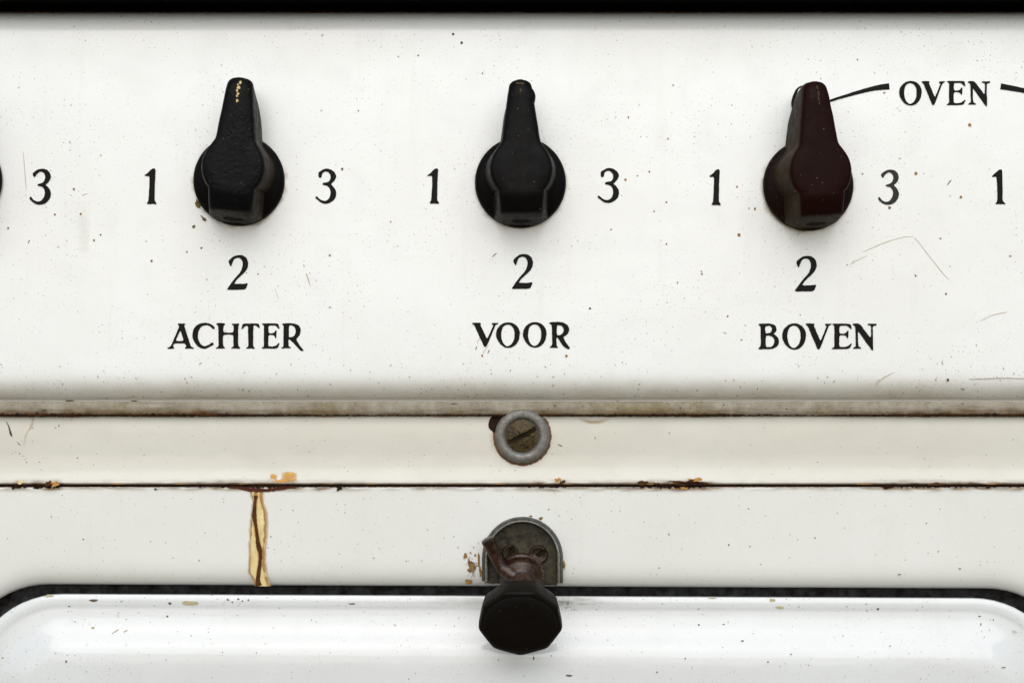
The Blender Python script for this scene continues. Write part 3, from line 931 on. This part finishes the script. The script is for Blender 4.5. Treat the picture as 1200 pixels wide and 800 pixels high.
def film(name, u0, u1, v0, v1, yfun, fade, mat, parent, du=3.0, dv=1.0, lift=0.22):
    """a thin stain sheet lying on the face, with its own fade attribute"""
    nu = max(2, int((u1 - u0) / du)); nv = max(2, int((v1 - v0) / dv))
    verts, fd, faces = [], [], []
    for i in range(nv + 1):
        v = v0 + (v1 - v0) * i / nv
        for j in range(nu + 1):
            u = u0 + (u1 - u0) * j / nu
            verts.append(ap(u, v, yfun(u, v) - lift))
            fd.append(max(0.0, min(1.0, fade(u, v, j / nu, i / nv))))
    for i in range(nv):
        for j in range(nu):
            a = i * (nu + 1) + j
            faces.append((a, a + 1, a + nu + 2, a + nu + 1))
    o = mesh(name, verts, faces, mat, parent, True, None, fd)
    o['kind'] = 'stuff'
    return o
nz1 = lambda x, s: noise.noise((x, s, 0.5))
# rust bloom and tan grime along the lower flange, painted ground bounce on the bend
film('rust_bloom', -120, 1320, 471, 486.2, lambda u, v: pan_y(v), lambda u, v, s, t: 1.15 * g_up(u) * t ** (2.6 - 1.6 * nz1(u * 0.02, 2)) * (0.8 + 0.7 * noise.noise((u * 0.04, v * 0.5, 8))) + 0.16 * max(0, noise.noise((u * 0.02, v * 0.6, 3))), M_SOFT_BLOOM, panel, 2, 0.8, 0.3)
film('grime_bounce_film', -120, 1320, 470, 485.8, lambda u, v: pan_y(v), lambda u, v, s, t: 0.62 + 0.65 * max(0, nz1(u * 0.009, 4) + 0.22) * (0.35 + 0.65 * t) * (1 + 0.6 * nz1(v * 0.9, u * 0.02)), soft('olive_grime_film', (0.40, 0.325, 0.175), (0.27, 0.205, 0.09), 110, 0.85, False), panel, 4, 0.8, 0.15)
film('grime_bounce_film', -120, 1320, 438, 467, lambda u, v: pan_y(v), lambda u, v, s, t: 0.5 * t ** 1.2 * (0.8 + 0.5 * nz1(u * 0.01, 9)), M_SOFT_TAN, panel, 6, 1.2, 0.25)  # ground reflection painted into the bend's colour, stronger towards the bottom
film('rust_bleed', -120, 1320, 559, 566.8, lambda u, v: rail_y(v), lambda u, v, s, t: 1.3 * (g_low(u) - 0.25) * t ** 2.0 * (0.7 + noise.noise((u * 0.06, v * 0.3, 8))), M_SOFT_BLOOM, rail, 2, 0.8, 0.25)
film('rust_bleed', -120, 1320, 571.2, 580, lambda u, v: 33.0, lambda u, v, s, t: 2.0 * (g_low(u) - 0.2) * (1 - t) ** 3.0 * (0.6 + 1.1 * noise.noise((u * 0.06, v * 0.3, 18))), M_SOFT_BLOOM, frame, 2, 0.8, 0.25)
# brown grease collected round the foot of each knob
for (ku, kv, amt) in ((280.6, 212, 0.85), (609.9, 214, 0.65), (946.4, 218, 0.8)):
    def ring(u, v, s, t, ku=ku, kv=kv, amt=amt):
        d = math.hypot(u - ku, v - kv) - 52
        return amt * max(0.0, 1 - d / (5 + 5 * noise.noise((u * 0.05, v * 0.05, 2)))) * (0.6 + 0.9 * noise.noise((u * 0.12, v * 0.12, 5))) * (1.0 if v > kv - 10 else 0.5) if d < 12 else 0
    film('grime_bounce_film', ku - 66, ku + 66, kv - 66, kv + 66, lambda u, v: 0.0, ring, M_SOFT_TAN, panel, 1.5, 1.5, 0.2)
# stains under the flange on the rail
film('rust_bloom', 676, 716, 487, 497, lambda u, v: rail_y(v), lambda u, v, s, t: 0.75 * math.exp(-((v - 489.5 - 5 * math.sin(math.pi * s)) / 1.8) ** 2) * math.sin(math.pi * s), M_SOFT_GREASE, rail, 1.5, 0.8)
film('rust_bloom', 575, 655, 478, 553, lambda u, v: rail_y(v), lambda u, v, s, t: 0.72 * math.exp(-((math.hypot(u - 612, v - 511) - 33) / 2.6) ** 2) if v > 489 else 0, M_SOFT_RUST, rail, 1.2, 1.2, 0.25)
film('grime_bounce_film', 572, 600, 500, 530, lambda u, v: rail_y(v), lambda u, v, s, t: 0.42 * math.sin(math.pi * s) * math.sin(math.pi * t), M_SOFT_TAN, rail, 2, 2)
# chipped enamel left of the rail screw
chip = [(572.5, 500), (573, 492), (577, 486.5), (586, 484.5), (596, 482.8), (600, 490), (592, 498), (584, 509), (579, 507), (575.5, 504)]
sub(slab('chipped_patch', [chaikin(chip, 2)], 33.6, plain('bare_rusted_iron', (0.013, 0.005, 0.0035), 0.8, 0, 0.2, (0.028, 0.010, 0.006), 500), None, 0.8, 1.2), rail)

# yellow varnished crack below the seam
K2 = 800 / 150.0
def zc(pts):
    return [(280 + x / K2, 545 + y / K2) for x, y in pts]
gl = zc([(72, 168), (95, 172), (148, 170), (150, 230), (172, 300), (175, 400), (165, 500), (160, 610), (175, 690), (195, 756), (105, 756), (90, 715), (65, 665), (68, 540), (70, 450), (75, 350), (85, 230)])
GLL = zc([(74, 168), (88, 230), (75, 350), (70, 450), (66, 540), (63, 665), (92, 715), (104, 757)])
GLR = zc([(150, 168), (152, 230), (174, 300), (177, 400), (167, 500), (163, 610), (177, 690), (197, 757)])
def halo(u, v, s, t):
    l = lerp_table([(q[1], q[0]) for q in GLL], v); r_ = lerp_table([(q[1], q[0]) for q in GLR], v)
    d = max(l - u, u - r_, 0)
    return max(0.0, 0.62 * (1 - d / (2.2 + 1.6 * noise.noise((v * 0.12, 3 if u < 300 else 9, 1))))) if d < 3.5 else 0
film('varnish_halo', 284, 324, 575.5, 686, lambda u, v: 33.0, halo, M_SOFT_GREASE, frame, 0.7, 1.4, 0.2)
def wide(v):
    l = lerp_table([(q[1], q[0]) for q in GLL], v) + 1.0 * noise.noise((v * 0.11, 1, 1)); r_ = lerp_table([(q[1], q[0]) for q in GLR], v) + 1.2 * noise.noise((v * 0.13, 7, 1))
    return l, r_
def varn(u, v, s, t):
    l, r_ = wide(v)
    e = min(u - l, r_ - u)
    return max(0.0, min(1.0, e / 0.9)) * (0.9 + 0.25 * noise.noise((u * 0.3, v * 0.06, 4)))
def varn_edge(u, v, s, t):
    l, r_ = wide(v)
    a_ = max(0.0, 1 - abs(r_ - 2.2 - u) / (1.9 + 0.9 * noise.noise((v * 0.2, 2, 2)))) * (0.75 + 0.8 * noise.noise((v * 0.09, 3, 2)))
    b_ = max(0.0, 1 - abs(u - l - 0.9) / 1.2) * (0.35 + 0.7 * noise.noise((v * 0.1, 13, 2)) + 0.5 * max(0.0, (v - 655) / 30))
    c_ = max(0.0, 1 - abs(u - lerp_table([(580.6, 299.9), (603, 297.9), (625, 301), (642, 304.4), (660, 304.7), (674, 302.3), (687, 303.3)], v)) / 3.2) * 0.62
    return 2.0 * max(a_, b_, c_)
sub(film('varnish_stain', 288, 322, 575.6, 686.5, lambda u, v: 33.0, varn, M_VARNISH, frame, 0.6, 1.2, 0.3), frame, 'yellow varnish streak over a crack in the frame')
film('varnish_stain', 288, 322, 575.6, 686.5, lambda u, v: 33.0, varn_edge, soft('brown_varnish_edge', (0.46, 0.22, 0.03), (0.26, 0.095, 0.012), 420, 1.0, False), frame, 0.6, 1.0, 0.42)
sub(slab('rust_crack', [stroke_loop([(280 + x / K2, 545 + y / K2, w_) for x, y, w_ in ((106, 190, 2.5), (100, 230, 1.5), (96, 290, 2.3), (95, 318, 2.8), (104, 370, 1.7), (112, 430, 1.8), (120, 490, 2.4), (128, 520, 2.9), (135, 560, 1.9), (131, 620, 1.9), (122, 680, 2.4), (118, 720, 2.6), (124, 752, 4.0))])], 32.6, plain('rust_brown_crack', (0.048, 0.015, 0.0035), 0.75, 0, 0.2, (0.095, 0.036, 0.008), 500), None, 0.7, 0.9), frame)
sub(slab('rust_crack', [stroke_loop([(266, 570.6, .6), (285, 572, 1.8), (297, 574, 2.4), (315, 574, 1.8), (330, 572.2, 1.6), (346, 570.8, .8)])], 33, plain('red_rust', (0.085, 0.022, 0.008), 0.7, 0, 0.25, (0.04, 0.012, 0.006), 700), None, 0.9, 1.4), frame)
# orange crumbs sitting on the seam
M_AMBER = soft('amber_rust_film', (0.60, 0.25, 0.004), (0.70, 0.44, 0.06), 330, 1.0, False)
def amber(u, v, s, t):
    lob = lambda cu, cv, ru, rv: max(0.0, 1 - abs((u - cu + 2.2 * noise.noise((u * 0.3, v * 0.3, 11))) / ru) ** 2.4 - ((v - cv + 1.2 * noise.noise((u * 0.5, v * 0.5, 6))) / rv) ** 4)
    return 2.2 * max(lob(320.5, 558.5, 4.2, 3.4), 0.8 * lob(338.5, 558.3, 9.5, 6.0), 0.9 * lob(329, 563.5, 11, 1.8)) * (0.75 + 0.6 * noise.noise((u * 0.35, v * 0.35, 2)))
sub(film('amber_stain', 312, 352, 549, 566.4, lambda u, v: rail_y(v), amber, M_AMBER, rail, 0.8, 0.6, 0.5), rail, 'amber stain above the seam')
for i, (u, v, a, b, mt) in enumerate(((815, 562.5, 9, 3.2, M_RUST_ORANGE), (806, 565, 17, 2.6, M_RUST_BROWN), (812, 566.5, 20, 1.8, M_RUST), (753, 565.6, 5.2, 2.4, M_RUST_BROWN), (769, 566.4, 4, 1.3, M_RUST_BROWN),
        (653.5, 561.8, 3.2, 2.4, M_RUST_ORANGE), (659, 564.6, 3, 1.8, M_RUST_BROWN), (57, 566.4, 5, 2.8, M_RUST_BROWN), (64, 566.8, 5, 2.6, M_RUST_ORANGE), (24, 564.6, 6, 2.2, M_GLUE), (18, 570, 6, 2.4, M_RUST), (44, 571, 4, 1.7, M_RUST), (397, 571.5, 3.4, 2.8, M_RUST), (182, 573, 2, 1, M_RUST_BROWN),
        (1041, 570, 5, 2, M_RUST), (1097, 566.5, 8, 1.6, M_RUST_BROWN), (1160, 569.5, 6, 1.5, M_RUST), (801, 571.8, 4, 1.5, M_RUST_ORANGE))):
    y = rail_y(min(v, 564)) if v < 568 else 33.2
    sub(slab('rust_crumb', [blob(u, v, a, b, 30 + i, 22, 0.5)], y, mt, None, 0.9 + 0.05 * i, 1.0), rail if v < 568 else frame)

# cracks in the left of the rail
def marks(name, items, y, mat, parent, thick=0.4, jit=0.5):
    """several hand-drawn strokes and specks of one mark gathered in one mesh"""
    vs_, fs = [], []
    for lp in items:
        tr = tessellate_polygon([[Vector((u, v, 0)) for u, v in lp]])
        s0 = len(vs_)
        q = len(lp)
        vs_ += [ap(u, v, y(u, v) - thick) for u, v in lp] + [ap(u, v, y(u, v) + 0.1) for u, v in lp]
        fs += [tuple(s0 + i for i in t) for t in tr]
        fs += [(s0 + i, s0 + (i + 1) % q, s0 + q + (i + 1) % q, s0 + q + i) for i in range(q)]
    o = mesh(name, vs_, fs, mat, parent, False)
    o['kind'] = 'stuff'
    return o
def zr(pts, ou, ov_, k):
    return [(ou + x / k, ov_ + y / k, w_) for x, y, w_ in pts]
ry = lambda u, v: rail_y(v)
KK = 800 / 120.0
marks('rust_crack', [stroke_loop(zr(((48, 225, .3), (68, 262, .7), (78, 300, 1.1), (86, 325, 1.2), (94, 345, .3)), 0, 460, KK), 4),
                     stroke_loop(zr(((130, 380, .2), (150, 402, .45), (162, 410, .3)), 0, 460, KK), 4),
                     blob(23, 531, .9, .6, 3), blob(18.5, 529.5, .6, .5, 4), blob(27, 534, .8, .4, 5), blob(29, 538, .4, .4, 6), blob(14.5, 531, .4, .5, 7),
                     blob(69, 498.5, .5, 1.6, 8), blob(65, 501, .9, .6, 9), blob(46, 541, 1, .3, 10), blob(48, 550, .8, .35, 11)], ry, M_FLECK_DARK, rail)
marks('rust_crack', [stroke_loop(zr(((262, 200, .9), (250, 240, 1.2), (232, 282, .9), (212, 302, .8), (196, 350, .7), (186, 408, .4)), 0, 460, KK), 4)], ry, M_SCRATCH, rail)

# rust flecks and scratches on the control panel
fl = []
rr = random.Random(4)
for (u, v, r) in ((9.4, 267.4, 1.5), (64.3, 251.3, 1.5), (94.6, 250.6, 1.6), (86.6, 221.6, 1.2), (177.6, 305.6, 1.5), (733, 210.6, 1.7), (716, 268.8, 1.3), (565, 416.4, 1.5), (663.8, 417, 1.6),
                  (863.8, 218.8, 1.2), (884.7, 244.7, 1.6), (866, 275, 1.9), (822.5, 321, 1.2), (852.8, 370.6, 1.3), (1042.5, 243.5, 2.0), (1036.2, 109, 1.3), (1136.2, 146.8, 1.9), (1073.5, 203.5, 2.1), (1126, 230.8, 1.7),
                  (1010.8, 203.8, 1.0), (565.5, 86, 1.2), (219, 295, 1.2), (302.4, 321, 1.1), (869, 398, 1.1), (118, 182, 1.0), (789, 100, 1.0), (1005, 70, 1.0), (420, 130, .9), (458, 260, 1.0), (490, 65, 1.0), (1184, 300, 1.1), (747, 206, 1.0), (781, 237, 1.4), (766.5, 247.5, 1.2), (781, 286, 1.2), (794, 331, 1.2), (783, 162.5, 1.1), (736.5, 137.5, 1.2), (761, 201, 1.1), (822, 318, .9)):
    fl.append(blob(u, v, r * rr.uniform(.75, 1.0), r * rr.uniform(.8, 1.15), int(u), 9, 0.25))
p0 = lambda u, v: 0.0
marks('rust_fleck', fl, p0, M_FLECK, panel, 0.55)
fl = [blob(u, v, r, r * 1.05, int(u), 9, 0.25) for (u, v, r) in ((401, 198, 1.6), (531, 40, 1.3), (541, 50.4, 1.5), (691.6, 361.3, 1.3), (1102, 279.5, 1.0), (386.5, 299.5, 1.2), (386.4, 360.1, .9), (1073, 323, 1.1), (1108.6, 344.3, 1.2), (236, 290.5, 1.2), (118, 275, 1.1), (110, 281.5, 1.3), (1111, 445, 1.6), (1129, 456, 1.0))]
fl += [stroke_loop([(1110, 217, .3), (1113, 213, .6), (1115, 211, .3)], 3), stroke_loop([(577, 301, .3), (580, 298, .5), (582, 296.6, .2)], 3), stroke_loop([(571.5, 414, .3), (573.5, 410, .6)], 3),
       stroke_loop([(557, 410, .3), (558.8, 406, .5)], 3), stroke_loop([(233, 427, .3), (236, 425, .4)], 3), stroke_loop([(32.8, 285, .3), (34.4, 281.5, .5)], 3)]
marks('soot_fleck', fl, p0, M_FLECK_DARK, panel, 0.5)
K3 = 1200 / 320.0
sc = [zr(((490, 170, .2), (520, 158, .5), (560, 140, .45), (590, 128, .55), (630, 115, .4), (680, 103, .35), (715, 102, .3)), 880, 250, K3), zr(((720, 108, .4), (745, 137, .35), (770, 170, .35), (800, 208, .3), (830, 245, .5), (850, 270, .3), (870, 290, .2)), 880, 250, K3),
      zr(((436, 226, .2), (450, 215, .6), (480, 200, .4), (512, 185, .2)), 880, 250, K3), zr(((1008, 472, .2), (1060, 447, .35), (1125, 433, .2)), 880, 250, K3), zr(((960, 726, .2), (1040, 724, .35), (1120, 722, .3), (1200, 724, .3)), 880, 250, K3),
      [(27, 177.6, .2), (28.5, 195, .35), (30.2, 215, .35), (30.6, 222, .2)], [(359, 320.5, .8), (361, 327, .8), (363.8, 335.5, .3)], [(355.7, 310, .7), (356.8, 313, .8)], [(322, 337, .2), (324, 344, .3), (326, 350, .2)],
      [(96, 229, .3), (100, 227.5, .4), (102.5, 226.8, .2)], [(559, 402, .3), (562, 396, .4), (564, 393, .2)], [(566, 413, .5), (569, 409, .4), (572.5, 404.5, .2)], [(1024, 452, .2), (1034, 443, .4), (1048, 436, .2)]]
marks('scratch', [stroke_loop(s, 4) for s in sc], p0, M_SCRATCH, panel, 0.4)
# grime under the left knob, old drip, and grease ring by the maroon knob
gr = [blob(232.5, 240, 2.6, 6.0, 5, 16, 0.4, -0.35), blob(239.3, 256.5, 2.4, 1.6, 6, 12, 0.4, 0.5), blob(227, 265.6, 1.8, 1.6, 7, 10, 0.4), blob(236.5, 253.5, 1.6, .9, 8, 9, 0.4, 0.6)]
marks('grime_crumb', gr, p0, plain('khaki_grime', (0.17, 0.12, 0.045), 0.8, 0, 0.2, (0.09, 0.06, 0.025), 500), panel, 1.0)
film('grease_drip', 91, 106, 236, 298, lambda u, v: 0, lambda u, v, s, t: 0.12 * math.sin(math.pi * s) ** 0.5 * min(1, t * 3) * (1 if t < 0.93 else (1 - t) / 0.07), M_SOFT_TAN, panel, 1.5, 2)
# grime around the latch, on the frame
fy = lambda u, v: 33.0
film('rust_bloom', 538, 568, 636, 690, fy, lambda u, v, s, t: 0.56 * math.sin(math.pi * s) * math.sin(math.pi * t), M_SOFT_GREASE if False else M_SOFT_RUST, frame, 2, 2)
marks('rust_fleck', [blob(545, 651.5, 2.4, 3.4, 1, 12, .4), blob(553.5, 664, 2.2, 4, 2, 12, .4), blob(549, 681, 4.8, 3.2, 3, 14, .4), blob(561, 655, 1.4, 9, 4, 12, .3), blob(563, 669, 1.5, 6, 14, 12, .3), blob(661, 662, 1.4, 6, 5, 12, .3), blob(557, 650, 1, 1.4, 6), blob(638, 683, 5, 2, 7, 14, .4), blob(575, 682, 6, 1.6, 8, 14, .4), blob(555, 641, .8, .8, 9), blob(634, 607, 2.4, 1.4, 15, 10, .4), blob(622, 604.6, 2, 1, 16, 10, .4)],
      fy, plain('khaki_rust', (0.15, 0.085, 0.022), 0.75, 0, 0.2, (0.30, 0.19, 0.07), 600), frame, 0.6)
film('soot_film', 500, 760, 699.5, 736, lambda u, v: lerp_table([(697.5, 34), (709, 33.8), (713, 34.2), (716, 34.5), (724, 33.7), (732, 32.3), (740, 29.7)], v - TILT * (u - 600)),
     lambda u, v, s, t: (0.30 * math.exp(-((u - 640) / 70) ** 2) + 0.16) * math.sin(math.pi * min(1, t + 0.2)) , M_SOFT_SOOT, door, 4, 1.5, 0.5)
film('grease_film', 640, 800, 699, 716, lambda u, v: lerp_table([(697.5, 34.4), (701, 34), (709, 33.8), (713, 34.2), (716, 34.5)], v - TILT * (u - 600)), lambda u, v, s, t: 0.62 * math.exp(-((u - 655) / 45) ** 2) * math.sin(math.pi * min(1, t + 0.25)) * (0.8 + 0.5 * noise.noise((u * 0.06, v * 0.3, 3))), soft('brown_smoke_film', (0.12, 0.095, 0.06), (0.2, 0.17, 0.12), 300, 0.9, False), door, 2, 1, 0.35)
film('grease_film', 480, 566, 699, 714, lambda u, v: lerp_table([(697.5, 34.4), (701, 34), (709, 33.8), (713, 34.2), (716, 34.5)], v - TILT * (u - 600)), lambda u, v, s, t: 0.34 * s * math.sin(math.pi * min(1, t + 0.25)), soft('pale_smoke_film', (0.2, 0.165, 0.11), (0.3, 0.26, 0.19), 300, 0.9, False), door, 2, 1, 0.35)
# flecks on the oven door
dt = [(686.5 + 11 + d, y) for d, y in ((0.4, 38), (1.2, 35.2), (3, 34.2), (8, 33.9), (12, 33.8), (14, 34.2), (16, 34.6), (18, 34.5), (26, 33.7), (34, 32.3), (42, 29.7), (50, 25.8), (57, 22), (64, 19.3), (72, 17.8), (90, 16.8), (140, 16.2), (220, 16))]
dy = lambda u, v: lerp_table(dt, v - TILT * (u - 600)) - 0.3
fl = []
for (u, v, a, b) in ((77.5, 774.5, 1.1, 1.7), (3, 770.5, 1.4, .9), (110, 703, 4, 1.3), (142, 704.3, .8, .8), (198.5, 706, 2, 1), (196, 722, 1.1, 1.3), (199, 706.6, 2, 1), (81, 710, 1.2, .6), (88, 728, 1, .5), (625.5, 770.6, 1, 1.9), (646, 768, .6, 1.3), (667, 791, 4, 1.2), (148, 725, .8, .5),
                     (267, 702, 1.4, 1), (272, 705, 1.2, .8), (279, 701.5, 1.3, 1), (284, 704, 1, .9), (291, 702.5, 1, 1), (412, 707, 5, 1), (848, 731, 1, .8), (927, 766, .9, 1.2), (1148, 721.5, 1.4, .8), (1149.5, 731, .6, 1.8), (819, 731.6, 1.4, .9), (870, 750.5, 1.6, .9), (900, 775, .8, 1), (770, 787, 1, .9), (803, 771, .8, .8), (1176, 781.4, 2.6, .7), (1043, 756.5, .8, .9), (1029, 713, 1.4, .9)):
    fl.append(blob(u, v, a, b, int(u * 3), 10, 0.4))
rq = random.Random(21)
for i in range(230):
    u = rq.uniform(0, 1200); v = tv(u, 700 + 95 * rq.random() ** 1.5)
    r = rq.uniform(.2, .55)
    fl.append(blob(u, v, r * rq.uniform(.8, 1.6), r, i, 7, 0.3, rq.uniform(-1, 1)))
marks('soot_fleck', fl, dy, M_FLECK_DARK, door, 0.3)
marks('rust_fleck', [blob(57, 697.6, 5, 1.4, 1, 12, .4), blob(109, 735, 1.8, 1, 2, 10, .4), blob(222, 706, 11, 2.4, 3, 16, .3), blob(905, 702.5, 4, 2, 4, 12, .4), blob(914, 711, 4, 1.4, 6, 12, .4), blob(835, 700.5, 4, 1.1, 5, 12, .4), stroke_loop([(131, 742, .3), (136, 738.5, .5), (139, 737, .3)], 3), stroke_loop([(145, 740, .5), (149, 737.6, .6)], 3), stroke_loop([(1187, 738, .3), (1192, 740.5, .5)], 3)],
      dy, plain('pale_khaki_stain', (0.34, 0.29, 0.15), 0.6, 0, 0.3, (0.45, 0.40, 0.26), 500), door, 0.4)
# flecks along the lower edge of the panel and on the frame
fl = []
for (u, v, a, b) in ((82, 469.3, 6.5, .7), (158, 469.8, 4.4, .6), (532, 473, 5, .6), (723.5, 470, .8, .7), (723.7, 478.5, 1, 1), (797.5, 477.5, 1, .9), (809, 478, .8, .8), (817, 470.5, .6, .5), (822, 470.2, .6, .5), (848, 474.5, 1, .9), (922, 479, 1, .8), (650, 475, 2, .6), (52, 480.5, 3, .8), (683, 476, .8, .8), (1128, 473, 1.6, .6)):
    fl.append(blob(u, v, a, b, int(u), 10, 0.3))
for i in range(90):
    u = rq.uniform(0, 1200); v = 425 + 42 * rq.random()
    L_ = rq.uniform(.4, 1.6); a = rq.choice((-1, 1)) * rq.uniform(.6, 1.3)
    fl.append(stroke_loop([(u, v, .22), (u + L_ * math.cos(a) * 1.2, v + L_ * math.sin(a) * 1.2, .38), (u + 2 * L_ * math.cos(a), v + 2 * L_ * math.sin(a), .15)], 2))
marks('soot_fleck', fl, lambda u, v: pan_y(v) - 0.1, M_FLECK_DARK, panel, 0.3)
fl = []
for i in range(70):
    u = rq.uniform(0, 1200); v = rq.uniform(578, 668)
    r = rq.uniform(.3, .75)
    fl.append(blob(u, v, r * rq.uniform(.8, 1.8), r, i, 7, 0.3, rq.uniform(-1, 1)))
fl += [blob(854, 638, 1.1, 1.2, 3), blob(97.5, 631.5, 1, 1, 4), blob(1054, 672.5, 2.2, .6, 4), blob(1125, 666, 1.2, .8, 5)]
marks('soot_fleck', fl, fy, M_FLECK_DARK, frame, 0.3)
fl = [blob(rq.uniform(0, 1200), rq.uniform(494, 556), rq.uniform(.3, .7), rq.uniform(.3, .6), i, 7, .3) for i in range(45)] + [stroke_loop([(654, 520.5, .4), (658.5, 522.6, .6)], 3)]
marks('soot_fleck', fl, ry, M_FLECK_DARK, rail, 0.3)
